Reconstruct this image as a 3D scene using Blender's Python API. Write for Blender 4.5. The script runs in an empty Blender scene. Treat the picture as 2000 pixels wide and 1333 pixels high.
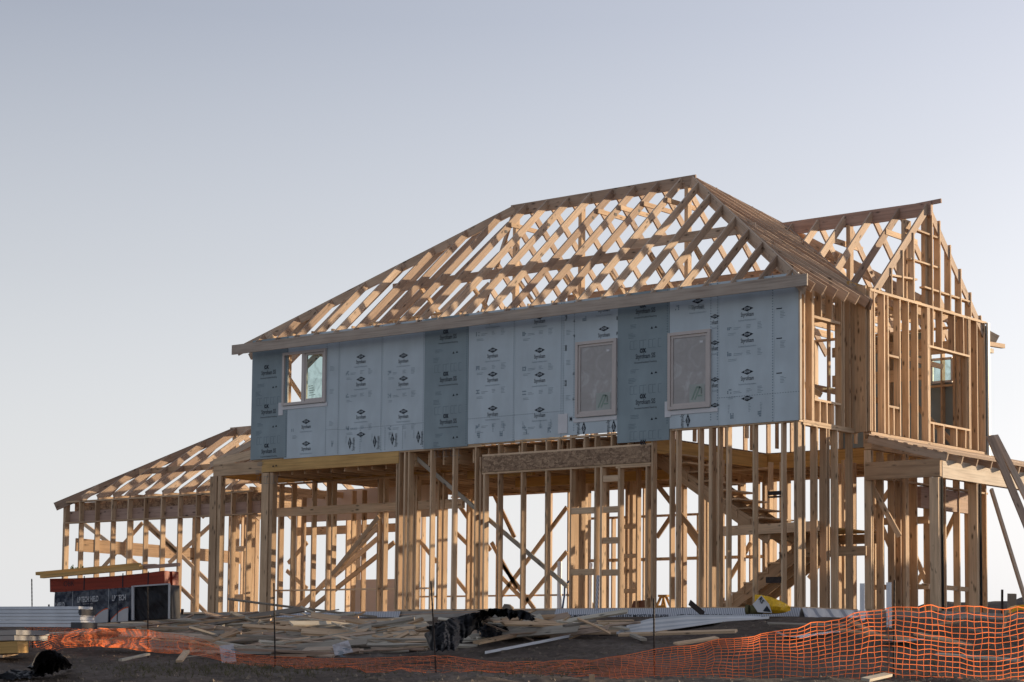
import bpy, math, random
from mathutils import Vector, noise
from math import radians, sin, cos, pi
random.seed(11)
S = bpy.context.scene
COL = S.collection
V = Vector

# ------------------------------------------------------------------ camera
CP = V((33.245, -31.706, -0.7234)); YAW, PITCH, ROLL = 0.6814, 0.0812, 0.0096
FPX, SHY = 3980.06, 281.33
def basis():
    cy, sy = cos(YAW), sin(YAW)
    R = V((cy, sy, 0)); F = V((-sy, cy, 0)); U = V((0, 0, 1))
    F2 = F*cos(PITCH)+U*sin(PITCH); U2 = U*cos(PITCH)-F*sin(PITCH)
    return R*cos(ROLL)+U2*sin(ROLL), U2*cos(ROLL)-R*sin(ROLL), F2
CR, CU, CF = basis()
cam = bpy.data.objects.new('camera', bpy.data.cameras.new('camera')); COL.objects.link(cam)
from mathutils import Matrix
cam.matrix_world = Matrix(((CR.x, CU.x, -CF.x, CP.x), (CR.y, CU.y, -CF.y, CP.y), (CR.z, CU.z, -CF.z, CP.z), (0, 0, 0, 1)))
cam.data.sensor_width = 36; cam.data.lens = FPX/2000*36; cam.data.shift_y = SHY/2000
cam.data.clip_start = 0.1; cam.data.clip_end = 5000
S.camera = cam
def ray(px, py): return CR*((px-1000)/FPX)+CU*(-(py-666.5-SHY)/FPX)+CF
def on(px, py, ax, val):
    d = ray(px, py); return CP+d*((val-CP[ax])/d[ax])
def atx(px, py, Y): p = on(px, py, 1, Y); return p.x, p.z
def atd(px, py, t): return CP+ray(px, py)*t

# ------------------------------------------------------------------ light
SUN_EL, SUN_AZ = radians(7.8), radians(72)      # azimuth counted from +X towards +Y
w = bpy.data.worlds.new('World'); S.world = w; w.use_nodes = True
nt = w.node_tree; nt.nodes.clear()
sky = nt.nodes.new('ShaderNodeTexSky'); sky.sky_type = 'NISHITA'; sky.sun_disc = False
sky.sun_elevation = SUN_EL; sky.sun_rotation = pi/2-SUN_AZ; sky.air_density = 1.0; sky.dust_density = 2.0; sky.ozone_density = 1.0
hs = nt.nodes.new('ShaderNodeHueSaturation'); hs.inputs['Saturation'].default_value = 0.34
tint = nt.nodes.new('ShaderNodeMix'); tint.data_type = 'RGBA'; tint.blend_type = 'MULTIPLY'; tint.inputs[0].default_value = 1
tint.inputs[7].default_value = (0.86, 0.865, 0.98, 1)
bg = nt.nodes.new('ShaderNodeBackground'); bg.inputs[1].default_value = 0.15
out = nt.nodes.new('ShaderNodeOutputWorld')
nt.links.new(sky.outputs[0], hs.inputs['Color']); nt.links.new(hs.outputs[0], tint.inputs[6])
tint.inputs[7].default_value = (0.83, 0.835, 0.94, 1)
tcw = nt.nodes.new('ShaderNodeTexCoord'); spw = nt.nodes.new('ShaderNodeSeparateXYZ'); nt.links.new(tcw.outputs['Generated'], spw.inputs[0])
mrw = nt.nodes.new('ShaderNodeMapRange'); mrw.inputs[1].default_value = 0; mrw.inputs[2].default_value = .30; mrw.inputs[3].default_value = .85; mrw.inputs[4].default_value = 0
hzw = nt.nodes.new('ShaderNodeMix'); hzw.data_type = 'RGBA'; hzw.inputs[7].default_value = (3.6, 3.64, 3.68, 1)
nt.links.new(spw.outputs[2], mrw.inputs[0]); nt.links.new(mrw.outputs[0], hzw.inputs[0]); nt.links.new(tint.outputs[2], hzw.inputs[6])
nt.links.new(hzw.outputs[2], bg.inputs[0]); nt.links.new(bg.outputs[0], out.inputs[0])
sl = bpy.data.lights.new('sun', 'SUN'); sl.energy = 4.9; sl.angle = radians(0.6); sl.color = (1, 0.75, 0.48)
sun = bpy.data.objects.new('sun', sl); COL.objects.link(sun)
SD = V((cos(SUN_EL)*cos(SUN_AZ), cos(SUN_EL)*sin(SUN_AZ), sin(SUN_EL)))
sun.rotation_euler = SD.to_track_quat('Z', 'Y').to_euler(); sun.location = (20, 20, 15)
S.view_settings.view_transform = 'Standard'; S.view_settings.look = 'None'; S.view_settings.gamma = 1
S.view_settings.exposure = 0.72
S.render.engine = 'CYCLES'
S.cycles.max_bounces = 8

# ------------------------------------------------------------------ materials
class NT:
    def __init__(s, name):
        s.m = bpy.data.materials.new(name); s.m.use_nodes = True; s.t = s.m.node_tree
        s.b = s.t.nodes['Principled BSDF']
    def n(s, typ, **kw):
        x = s.t.nodes.new('ShaderNode'+typ)
        for k, v in kw.items():
            if k in x.inputs: x.inputs[k].default_value = v
            else: setattr(x, k, v)
        return x
    def l(s, a, b): s.t.links.new(a, b)
    def ramp(s, src, stops):
        r = s.n('ValToRGB'); e = r.color_ramp.elements
        while len(e) > 1: e.remove(e[-1])
        e[0].position = stops[0][0]; e[0].color = stops[0][1]
        for p, c in stops[1:]:
            q = e.new(p); q.color = c
        s.l(src, r.inputs[0]); return r.outputs[0]
    def mix(s, fac, a, b, mode='MIX'):
        x = s.n('Mix', data_type='RGBA', blend_type=mode)
        for i, v in ((0, fac), (6, a), (7, b)):
            if hasattr(v, 'is_linked'): s.l(v, x.inputs[i])
            else: x.inputs[i].default_value = v
        return x.outputs[2]
def g(v, a=1): return (v, v, v, a)
def c3(r, gg, b): return (r, gg, b, 1)

def wood_mat(name, c1, c2, c3_, rough=.75, knots=True, grain=9):
    k = NT(name)
    uv = k.n('UVMap'); sep = k.n('SeparateXYZ'); k.l(uv.outputs[0], sep.inputs[0])
    dv = k.n('Math', operation='DIVIDE'); k.l(sep.outputs[1], dv.inputs[0]); dv.inputs[1].default_value = 10
    fl = k.n('Math', operation='ROUND'); k.l(dv.outputs[0], fl.inputs[0])
    wn = k.n('TexWhiteNoise', noise_dimensions='1D'); k.l(fl.outputs[0], wn.inputs['W'])
    base = k.ramp(wn.outputs[0], [(0, c1), (.5, c2), (1, c3_)])
    mp = k.n('Mapping'); k.l(uv.outputs[0], mp.inputs[0]); mp.inputs['Scale'].default_value = (.9, 26, 1)
    nz = k.n('TexNoise', Scale=1.0*grain/9, Detail=4, Roughness=.6, Distortion=.6); k.l(mp.outputs[0], nz.inputs['Vector'])
    gr = k.ramp(nz.outputs[0], [(.3, g(.62)), (.5, g(.95)), (.72, g(1.12))])
    col = k.mix(.8, base, gr, 'MULTIPLY')
    mp3 = k.n('Mapping'); k.l(uv.outputs[0], mp3.inputs[0]); mp3.inputs['Scale'].default_value = (1.3, 3, 1)
    n3 = k.n('TexNoise', Scale=1.2, Detail=3); k.l(mp3.outputs[0], n3.inputs['Vector'])
    blot = k.ramp(n3.outputs[0], [(.3, c3(.82, .78, .76)), (.6, g(1.0)), (.8, c3(1.05, 1.0, .93))])
    col = k.mix(.85, col, blot, 'MULTIPLY')
    if knots:
        mp2 = k.n('Mapping'); k.l(uv.outputs[0], mp2.inputs[0]); mp2.inputs['Scale'].default_value = (3.2, 9, 1)
        vo = k.n('TexVoronoi', Scale=1.0); k.l(mp2.outputs[0], vo.inputs['Vector'])
        kn = k.ramp(vo.outputs['Distance'], [(.09, g(.25)), (.16, g(.6)), (.26, g(1))])
        n4 = k.n('TexNoise', Scale=2.7); k.l(mp3.outputs[0], n4.inputs['Vector'])
        msk = k.ramp(n4.outputs[0], [(.42, g(0)), (.48, g(1))])
        col = k.mix(msk, col, k.mix(1.0, col, kn, 'MULTIPLY'))
    k.l(col, k.b.inputs['Base Color']); k.b.inputs['Roughness'].default_value = rough
    k.b.inputs['Specular IOR Level'].default_value = .25
    bp = k.n('Bump', Strength=.25, Distance=.004); k.l(nz.outputs[0], bp.inputs['Height']); k.l(bp.outputs[0], k.b.inputs['Normal'])
    return k.m
M = {}
M['wood'] = wood_mat('spruce_lumber', c3(.46, .315, .20), c3(.61, .44, .285), c3(.74, .56, .385))
M['rafter'] = wood_mat('rafter_lumber', c3(.37, .265, .20), c3(.50, .38, .285), c3(.62, .49, .375))
M['lvl'] = wood_mat('yellow_glulam', c3(.52, .32, .11), c3(.56, .35, .13), c3(.60, .38, .15), knots=False)
M['pink'] = wood_mat('pinkish_lumber', c3(.40, .27, .22), c3(.44, .30, .24), c3(.47, .33, .27))
M['red'] = wood_mat('red_sealed_lumber', c3(.24, .030, .016), c3(.28, .036, .018), c3(.26, .04, .02), knots=False, rough=.6)
M['grey'] = wood_mat('weathered_lumber', c3(.24, .215, .185), c3(.45, .41, .34), c3(.66, .61, .50), rough=.85)
M['fascia'] = wood_mat('fascia_lumber', c3(.42, .36, .305), c3(.44, .375, .32), c3(.46, .39, .33), knots=False)
M['beam'] = wood_mat('pale_faced_beam', c3(.50, .44, .37), c3(.54, .48, .40), c3(.58, .51, .43), knots=False)

def simple(name, col, rough=.6, spec=.5, metal=0, noise_s=None, amt=.25, bump=0):
    k = NT(name); k.b.inputs['Roughness'].default_value = rough
    k.b.inputs['Specular IOR Level'].default_value = spec; k.b.inputs['Metallic'].default_value = metal
    tc = k.n('TexCoord'); nz = k.n('TexNoise', Scale=noise_s or 3, Detail=5); k.l(tc.outputs['Object'], nz.inputs['Vector'])
    f = k.ramp(nz.outputs[0], [(.3, g(1-amt)), (.7, g(1+amt*.4))])
    k.l(k.mix(1.0, col, f, 'MULTIPLY'), k.b.inputs['Base Color'])
    if bump:
        bp = k.n('Bump', Strength=.6, Distance=bump); k.l(nz.outputs[0], bp.inputs['Height']); k.l(bp.outputs[0], k.b.inputs['Normal'])
    return k.m
M['foam'] = simple('pale_blue_foam_board', c3(.485, .57, .625), .55, .35, noise_s=1.3, amt=.10)
M['foam_dark'] = simple('slate_blue_foam_board', c3(.255, .325, .36), .6, .3, noise_s=1.3, amt=.14)
for nm_ in ('foam', 'foam_dark'):
    nt_ = M[nm_].node_tree; bs = nt_.nodes['Principled BSDF']; lk = bs.inputs['Base Color'].links[0].from_socket
    tc_ = nt_.nodes.new('ShaderNodeTexCoord'); mp_ = nt_.nodes.new('ShaderNodeMapping'); mp_.inputs['Scale'].default_value = (3, 1, 1.2)
    n1 = nt_.nodes.new('ShaderNodeTexNoise'); n1.inputs['Scale'].default_value = 1.1; n1.inputs['Detail'].default_value = 6
    nt_.links.new(tc_.outputs['Object'], mp_.inputs[0]); nt_.links.new(mp_.outputs[0], n1.inputs['Vector'])
    rp = nt_.nodes.new('ShaderNodeValToRGB'); rp.color_ramp.elements[0].position = .35; rp.color_ramp.elements[0].color = g(.92); rp.color_ramp.elements[1].position = .65; rp.color_ramp.elements[1].color = g(1.05)
    mx_ = nt_.nodes.new('ShaderNodeMix'); mx_.data_type = 'RGBA'; mx_.blend_type = 'MULTIPLY'; mx_.inputs[0].default_value = .8
    nt_.links.new(n1.outputs[0], rp.inputs[0]); nt_.links.new(lk, mx_.inputs[6]); nt_.links.new(rp.outputs[0], mx_.inputs[7]); nt_.links.new(mx_.outputs[2], bs.inputs['Base Color'])
    n2 = nt_.nodes.new('ShaderNodeTexNoise'); n2.inputs['Scale'].default_value = 1.6; bp2 = nt_.nodes.new('ShaderNodeBump'); bp2.inputs['Strength'].default_value = .5; bp2.inputs['Distance'].default_value = .03
    nt_.links.new(tc_.outputs['Object'], n2.inputs['Vector']); nt_.links.new(n2.outputs[0], bp2.inputs['Height']); nt_.links.new(bp2.outputs[0], bs.inputs['Normal'])
M['ink'] = simple('dark_ink', c3(.022, .028, .04), .7, .2)
M['ink_faint'] = simple('faint_ink', c3(.20, .27, .33), .7, .2)
M['ink_faint_dark'] = simple('faint_ink_on_slate', c3(.13, .185, .22), .7, .2)
M['vinyl'] = simple('taupe_window_vinyl', c3(.52, .475, .455), .45, .4, amt=.06)
M['tape'] = simple('white_flashing_tape', c3(.62, .63, .66), .5, .4, amt=.1)
M['white'] = simple('white_pvc', c3(.74, .76, .80), .4, .5, amt=.08)
M['siding'] = simple('white_siding', c3(.56, .60, .66), .5, .4, amt=.12)
M['blackp'] = simple('black_plastic_sheet', c3(.014, .015, .019), .6, .22, noise_s=9, amt=.3, bump=.015)
M['navy'] = simple('navy_printed_wrap', c3(.018, .028, .052), .35, .5, noise_s=6, amt=.25, bump=.02)
M['printw'] = simple('white_print', c3(.40, .42, .45), .5, .3, amt=.1)
M['printo'] = simple('orange_print', c3(.5, .09, .03), .5, .3, amt=.1)
M['steel'] = simple('rusty_steel', c3(.035, .025, .022), .7, .3, noise_s=20, amt=.4)
M['dirt'] = None
M['stone'] = simple('tan_stone', c3(.20, .165, .13), .9, .2, noise_s=8, amt=.4, bump=.02)
M['yellow'] = simple('yellow_woven_bag', c3(.85, .50, .02), .5, .4, noise_s=18, amt=.25, bump=.01)
M['paper'] = simple('pale_paper', c3(.55, .53, .55), .8, .2, amt=.1)
M['sheet'] = simple('tan_sheet', c3(.60, .49, .42), .6, .3, amt=.12, noise_s=1.0)
M['cap'] = simple('dark_grey_cap', c3(.06, .062, .07), .7, .3, amt=.2)
M['panelg'] = simple('dull_grey_panel', c3(.30, .30, .30), .7, .3, amt=.15)
M['cyan'] = simple('greenish_sticker', c3(.36, .40, .385), .5, .3, amt=.1)
M['green'] = simple('green_ink', c3(.22, .30, .26), .5, .3, amt=.1)
M['weed'] = simple('green_weed', c3(.16, .22, .07), .8, .2)
M['straw'] = simple('dry_grass', c3(.12, .11, .055), .9, .1)
M['clay'] = simple('brown_box', c3(.20, .10, .07), .8, .2)
M['black'] = simple('black_paint', c3(.02, .022, .024), .95, .05)
M['blue_hose'] = simple('blue_plastic', c3(.05, .12, .28), .5, .4)
M['concrete'] = simple('slab_concrete', c3(.32, .30, .28), .9, .2, noise_s=4, amt=.2)

def osb_mat():
    k = NT('oriented_strand_board'); tc = k.n('TexCoord')
    vo = k.n('TexVoronoi', Scale=16.0); mp = k.n('Mapping'); mp.inputs['Scale'].default_value = (1, 1, 1.9)
    nz0 = k.n('TexNoise', Scale=7.0); k.l(tc.outputs['Object'], nz0.inputs['Vector'])
    ad = k.mix(.12, tc.outputs['Object'], nz0.outputs['Color']); k.l(ad, mp.inputs[0]); k.l(mp.outputs[0], vo.inputs['Vector'])
    a = k.ramp(vo.outputs['Color'], [(.1, c3(.17, .105, .065)), (.5, c3(.29, .19, .12)), (.85, c3(.42, .29, .185))])
    nz = k.n('TexNoise', Scale=30.0, Detail=4); k.l(tc.outputs['Object'], nz.inputs['Vector'])
    k.l(k.mix(.6, a, k.ramp(nz.outputs[0], [(.35, g(.55)), (.6, g(1.1))]), 'MULTIPLY'), k.b.inputs['Base Color'])
    k.b.inputs['Roughness'].default_value = .8
    return k.m
M['osb'] = osb_mat()
def net_mat():
    k = NT('orange_plastic_netting'); k.b.inputs['Base Color'].default_value = c3(.78, .20, .075)
    k.b.inputs['Roughness'].default_value = .5
    tr = k.n('BsdfTranslucent'); tr.inputs[0].default_value = c3(.95, .25, .08)
    mx = k.n('MixShader'); mx.inputs[0].default_value = .5
    k.l(k.b.outputs[0], mx.inputs[1]); k.l(tr.outputs[0], mx.inputs[2])
    k.l(mx.outputs[0], k.t.nodes['Material Output'].inputs[0]); return k.m
M['net'] = net_mat()
def film_mat(name, tr=0.0):
    k = NT(name); tc = k.n('TexCoord')
    nz = k.n('TexNoise', Scale=3.2, Detail=3, Distortion=1.4); k.l(tc.outputs['Object'], nz.inputs['Vector'])
    if tr == 0:
        col = k.ramp(nz.outputs[0], [(.38, c3(.29, .28, .28)), (.56, c3(.325, .315, .32)), (.64, c3(.37, .37, .38)), (.8, c3(.44, .44, .46))])
        k.l(col, k.b.inputs['Base Color']); k.b.inputs['Roughness'].default_value = .22
        bp = k.n('Bump', Strength=.35, Distance=.02); k.l(nz.outputs[0], bp.inputs['Height']); k.l(bp.outputs[0], k.b.inputs['Normal'])
    else:
        k.b.inputs['Base Color'].default_value = c3(.35, .45, .45); k.b.inputs['Roughness'].default_value = .05
        t = k.n('BsdfTransparent'); t.inputs[0].default_value = c3(.80, .90, .88)
        mx = k.n('MixShader'); f = k.ramp(nz.outputs[0], [(.45, g(.10)), (.7, g(.38))])
        k.l(f, mx.inputs[0]); k.l(t.outputs[0], mx.inputs[1]); k.l(k.b.outputs[0], mx.inputs[2])
        k.l(mx.outputs[0], k.t.nodes['Material Output'].inputs[0])
    return k.m
M['film'] = film_mat('film_covered_glass'); M['glass'] = film_mat('clear_window_glass', 1)
def dirt_mat():
    k = NT('dark_dirt'); tc = k.n('TexCoord')
    a = k.n('TexNoise', Scale=.5, Detail=6, Roughness=.6); b = k.n('TexNoise', Scale=9, Detail=8, Roughness=.7)
    v = k.n('TexVoronoi', Scale=16.0); 
    for x in (a, b, v): k.l(tc.outputs['Object'], x.inputs['Vector'])
    ca = k.ramp(a.outputs[0], [(.3, c3(.090, .072, .060)), (.55, c3(.145, .118, .10)), (.75, c3(.20, .172, .15))])
    cb = k.ramp(b.outputs[0], [(.3, g(.5)), (.55, g(1.0)), (.72, g(1.6))])
    cc = k.mix(.8, ca, cb, 'MULTIPLY')
    st = k.ramp(v.outputs['Distance'], [(.10, g(1)), (.2, g(0))])
    cc = k.mix(k.mix(1.0, st, k.ramp(b.outputs[0], [(.5, g(0)), (.6, g(.7))]), 'MULTIPLY'), cc, c3(.22, .19, .16))
    k.l(cc, k.b.inputs['Base Color']); k.b.inputs['Roughness'].default_value = .95; k.b.inputs['Specular IOR Level'].default_value = .15
    bp = k.n('Bump', Strength=.9, Distance=.06); k.l(b.outputs[0], bp.inputs['Height']); k.l(bp.outputs[0], k.b.inputs['Normal'])
    return k.m
M['dirt'] = dirt_mat()
def flash_mat():
    k = NT('patterned_flashing'); tc = k.n('TexCoord')
    mp = k.n('Mapping'); mp.inputs['Rotation'].default_value = (0, radians(28), 0); k.l(tc.outputs['Object'], mp.inputs[0])
    wv = k.n('TexWave', Scale=7.5, Distortion=.0); wv.bands_direction = 'X'; k.l(mp.outputs[0], wv.inputs['Vector'])
    k.l(k.ramp(wv.outputs[0], [(.30, c3(.27, .29, .35)), (.6, c3(.52, .54, .58))]), k.b.inputs['Base Color'])
    k.b.inputs['Roughness'].default_value = .5
    return k.m
M['flash'] = flash_mat()

# ------------------------------------------------------------------ mesh builder
BK = [0]
class MB:
    def __init__(s): s.v = []; s.f = []; s.uv = []; s.mi = []
    def board(s, p, q, w, h, up=(0, 0, 1), mi=0, jit=0, bow=0):
        p, q, up = V(p), V(q), V(up); d = q-p; L = d.length
        if L < 1e-5: return s
        d = d/L; sd = d.cross(up)
        if sd.length < 1e-4: sd = d.cross(V((0, 1, 0)))
        sd.normalize(); u = sd.cross(d)
        if jit: p = p+sd*random.uniform(-jit, jit)+u*random.uniform(-jit, jit); q = q+sd*random.uniform(-jit, jit)+u*random.uniform(-jit, jit)
        BK[0] += 1; kk = BK[0]*10; off = random.uniform(0, 60)
        n = 1 if not bow else 5
        b = len(s.v); sect = ((-w/2, -h/2), (w/2, -h/2), (w/2, h/2), (-w/2, h/2))
        for i in range(n+1):
            t = i/n; c = p.lerp(q, t)+u*(bow*4*t*(1-t))
            for a, e in sect: s.v.append(c+sd*a+u*e)
        def quad(ids, uvs): s.f.append(ids); s.uv += uvs; s.mi.append(mi)
        for i in range(n):
            u0, u1 = off+L*i/n, off+L*(i+1)/n; a = b+4*i
            for e in range(4):
                e2 = (e+1) % 4; wd = w if e % 2 == 0 else h
                v0 = kk+[0, 1.3, .6, 2.2][e]; v1 = v0+wd
                quad((a+e, a+e2, a+4+e2, a+4+e), [(u0, v0), (u0, v1), (u1, v1), (u1, v0)])
        e0 = [(off, kk+3), (off+.02, kk+3), (off+.02, kk+3+h), (off, kk+3+h)]
        quad((b+3, b+2, b+1, b), e0); a = b+4*n; quad((a, a+1, a+2, a+3), e0)
        return s
    def box(s, lo, hi, mi=0):
        lo, hi = V(lo), V(hi); c = (lo+hi)/2
        return s.board((lo.x, c.y, c.z), (hi.x, c.y, c.z), hi.y-lo.y, hi.z-lo.z, mi=mi)
    def poly(s, pts, mi=0):
        b = len(s.v); s.v += [V(p) for p in pts]; s.f.append(tuple(range(b, b+len(pts))))
        s.uv += [(p[0], p[2]) for p in pts]; s.mi.append(mi); return s
    def prism(s, pts, dirv, mi=0):
        dirv = V(dirv); n = len(pts); b = len(s.v); s.v += [V(p) for p in pts]+[V(p)+dirv for p in pts]
        s.f.append(tuple(range(b, b+n))); s.uv += [(0, 0)]*n; s.mi.append(mi)
        s.f.append(tuple(reversed(range(b+n, b+2*n)))); s.uv += [(0, 0)]*n; s.mi.append(mi)
        for i in range(n):
            j = (i+1) % n; s.f.append((b+i, b+n+i, b+n+j, b+j)); s.uv += [(0, 0)]*4; s.mi.append(mi)
        return s
    def tube(s, pts, r, n=8, mi=0, cap=True):
        pts = [V(p) for p in pts]; b = len(s.v)
        for i, p in enumerate(pts):
            d = (pts[min(i+1, len(pts)-1)]-pts[max(i-1, 0)]).normalized()
            a = d.cross(V((.13, .9, .2))).normalized(); c = d.cross(a); rr = r[i] if isinstance(r, (list, tuple)) else r
            for k in range(n): t = 2*pi*k/n; s.v.append(p+(a*cos(t)+c*sin(t))*rr)
        for i in range(len(pts)-1):
            for k in range(n):
                k2 = (k+1) % n; s.f.append((b+i*n+k, b+i*n+k2, b+(i+1)*n+k2, b+(i+1)*n+k)); s.uv += [(0, 0)]*4; s.mi.append(mi)
        if cap:
            for i in (0, len(pts)-1):
                s.f.append(tuple(b+i*n+k for k in range(n))); s.uv += [(0, 0)]*n; s.mi.append(mi)
        return s
    def addmesh(s, vs, fs, mi=0):
        b = len(s.v); s.v += vs
        for f in fs: s.f.append(tuple(b+i for i in f)); s.uv += [(0, 0)]*len(f); s.mi.append(mi)
        return s
def wloc(o):
    l = V(o.location)
    while o.parent: o = o.parent; l = l+V(o.location)
    return l
def build(name, mb, mats, parent=None, origin=None, smooth=False):
    if not isinstance(mats, (list, tuple)): mats = [mats]
    c = V(origin) if origin else sum(mb.v, V((0, 0, 0)))/max(1, len(mb.v))
    if parent is None and origin is None: c.z = min(v.z for v in mb.v)
    me = bpy.data.meshes.new(name); me.from_pydata([v-c for v in mb.v], [], mb.f); 
    uvl = me.uv_layers.new(name='UVMap'); flat = [x for t in mb.uv for x in t]; uvl.data.foreach_set('uv', flat)
    me.polygons.foreach_set('material_index', mb.mi)
    if smooth: me.polygons.foreach_set('use_smooth', [True]*len(mb.f))
    for m in mats: me.materials.append(M[m] if isinstance(m, str) else m)
    me.update()
    o = bpy.data.objects.new(name, me); COL.objects.link(o)
    if parent: o.parent = parent; o.location = c-wloc(parent)
    else: o.location = c
    return o
def tag(o, label=None, cat=None, group=None, kind=None):
    for k, v in (('label', label), ('category', cat), ('group', group), ('kind', kind)):
        if v: o[k] = v
    return o
def empty(name, loc, label, cat, group=None, parent=None):
    o = bpy.data.objects.new(name, None); COL.objects.link(o); o.location = loc; o.empty_display_size = .3
    return tag(o, label, cat, group)
def bd(name, parent, p, q, w, h, up=(0, 0, 1), mat='wood', jit=.003):
    return build(name, MB().board(p, q, w, h, up, jit=jit), mat, parent)

# ------------------------------------------------------------------ text
TC = {}
def text_mesh(txt, bold=.012, cond=.72):
    key = (txt, bold, cond)
    if key in TC: return TC[key]
    cu = bpy.data.curves.new('t', 'FONT'); cu.body = txt; cu.size = 1; cu.offset = bold; cu.align_x = 'CENTER'; cu.align_y = 'CENTER'; cu.resolution_u = 2
    o = bpy.data.objects.new('t', cu); COL.objects.link(o); bpy.context.view_layer.update()
    me = bpy.data.meshes.new_from_object(o.evaluated_get(bpy.context.evaluated_depsgraph_get()))
    vs = [V((v.co.x*cond, v.co.y, 0)) for v in me.vertices]; fs = [tuple(p.vertices) for p in me.polygons]
    x0, x1 = min(v.x for v in vs), max(v.x for v in vs)
    bpy.data.objects.remove(o); bpy.data.meshes.remove(me); bpy.data.curves.remove(cu)
    TC[key] = (vs, fs, x1-x0); return TC[key]
def put_text(mb, txt, c, R_, U_, width=None, height=None, mi=1, bold=.012, cond=.72, rot=0):
    vs, fs, wd = text_mesh(txt, bold, cond); c, R_, U_ = V(c), V(R_), V(U_)
    if rot: R_, U_ = R_*cos(rot)+U_*sin(rot), U_*cos(rot)-R_*sin(rot)
    sx = (width/wd) if width else height
    sy = height if height else sx
    mb.addmesh([c+R_*(v.x*sx)+U_*(v.y*sy) for v in vs], fs, mi)

# ------------------------------------------------------------------ ground
def seg_d(x, y, ax, ay, bx, by):
    t = max(0, min(1, ((x-ax)*(bx-ax)+(y-ay)*(by-ay))/((bx-ax)**2+(by-ay)**2))); return math.hypot(x-ax-t*(bx-ax), y-ay-t*(by-ay))
def foot_d(x, y):
    def rect(x0, y0, x1, y1): return math.hypot(max(x0-x, 0, x-x1), max(y0-y, 0, y-y1))
    return min(rect(-8, .5, 14.5, 8), rect(0, -.2, 14.2, 7), rect(14, 1.8, 16.2, 10))
PROF = [(0, -.06), (1, -.13), (2, -.24), (3, -.36), (5, -.60), (7, -.78), (9, -.91), (12, -1.03), (15, -1.09), (20, -1.35), (35, -2.2), (80, -3), (5000, -4)]
def gz(x, y):
    d = foot_d(x, y)
    for (a, za), (b, zb) in zip(PROF, PROF[1:]):
        if d <= b: z = za+(zb-za)*(d-a)/(b-a); break
    else: z = -4
    back = max(0, min(1, (y-9)/12)) if d > .5 else 0
    z = z*(1-back)+(-.12)*back
    left = max(0, min(1, (9-x)/8))*max(0, 1-abs(y+8)/9)
    z += .16*left
    if d > .15:
        k = min(1, d/1.5)*(1 if d < 45 else max(0, 1-(d-45)/30))
        p = V((x, y, 0))
        z += k*(.10*noise.noise(p*.35)+.05*noise.noise(p*1.3+V((9, 2, 0)))+.055*noise.noise(p*3.1)+.022*noise.noise(p*8.0))
    return z
def make_ground():
    def axis(lo, hi, st, far):
        a = [lo+i*st for i in range(int((hi-lo)/st)+1)]; s = st; l = a[0]; r = a[-1]; L, Rr = [], []
        while l > -far: s *= 1.35; l -= s; L.append(l)
        s = st
        while r < far: s *= 1.35; r += s; Rr.append(r)
        return L[::-1]+a+Rr
    xs = axis(-14, 30, .13, 3000); ys = axis(-22, 8, .13, 3000); nx = len(xs)
    vs = [(x, y, gz(x, y)) for y in ys for x in xs]
    fs = [(j*nx+i, j*nx+i+1, (j+1)*nx+i+1, (j+1)*nx+i) for j in range(len(ys)-1) for i in range(nx-1)]
    me = bpy.data.meshes.new('ground'); me.from_pydata(vs, [], fs); me.polygons.foreach_set('use_smooth', [True]*len(fs))
    me.materials.append(M['dirt']); o = bpy.data.objects.new('ground', me); COL.objects.link(o); o['kind'] = 'structure'
make_ground()
def ghit(px, py, up=0):
    "where the ray through a picture point meets the ground raised by up"
    d = ray(px, py); t = 16.0
    while t < 60:
        p = CP+d*t
        if p.z <= gz(p.x, p.y)+up: return p, t
        t += .05
    return CP+d*36, 36

# hill far behind
def hill():
    n, m = 240, 24; vs = []; fs = []
    for i in range(n):
        u = i/(n-1); px = 1560+u*1100
        for j in range(m):
            v = j/(m-1); t = 62+v*26
            top = 1199-12*min(1, max(0, (px-1600)/200))-24*min(1, max(0, (px-1800)/220))-2*sin(px*.021)-2*sin(px*.06)
            p = atd(px, 1271, t); sh = min(1, v/.4)**.6 if v < .4 else max(0, 1-(v-.4)/.6)**.6
            edge = min(1, u*8); zt_ = atd(px, top, t).z; p.z = -1.2+(zt_+1.2)*sh*edge+.12*noise.noise(V((p.x*.6, p.y*.6, 3)))+.09*noise.noise(V((p.x*2, p.y*2, 7)))
            vs.append(p)
    for i in range(n-1):
        for j in range(m-1): fs.append((i*m+j, (i+1)*m+j, (i+1)*m+j+1, i*m+j+1))
    mb = MB().addmesh(vs, fs); tag(build('hill', mb, 'dirt', smooth=False), kind='structure')
hill()

def shade_mound():
    "earth heap added out of view on the right to block the low sun"
    n = 60; vs = []; fs = []
    for i in range(n+1):
        for j in range(n+1):
            u, v = i/n*2-1, j/n*2-1; x = 25.3+u*7.5-v*1.0; y = 22+v*8
            e = max(0, 1-abs(u)**3.2)*max(0, 1-v*v); q = V((x*.4, y*.4, 2)); q2 = V((x*1.5, y*1.5, 5))
            vs.append(V((x, y, -.5+4.9*e**.75+(.5*noise.noise(q)+.16*noise.noise(q2))*min(1, e*4))))
    for i in range(n):
        for j in range(n): a = i*(n+1)+j; fs.append((a, a+n+1, a+n+2, a+1))
    tag(build('added_shade_mound', MB().addmesh(vs, fs), 'dirt', smooth=True), kind='structure')
shade_mound()  # unseen, invented heap that shades the middle netting and scrap boards

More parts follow.
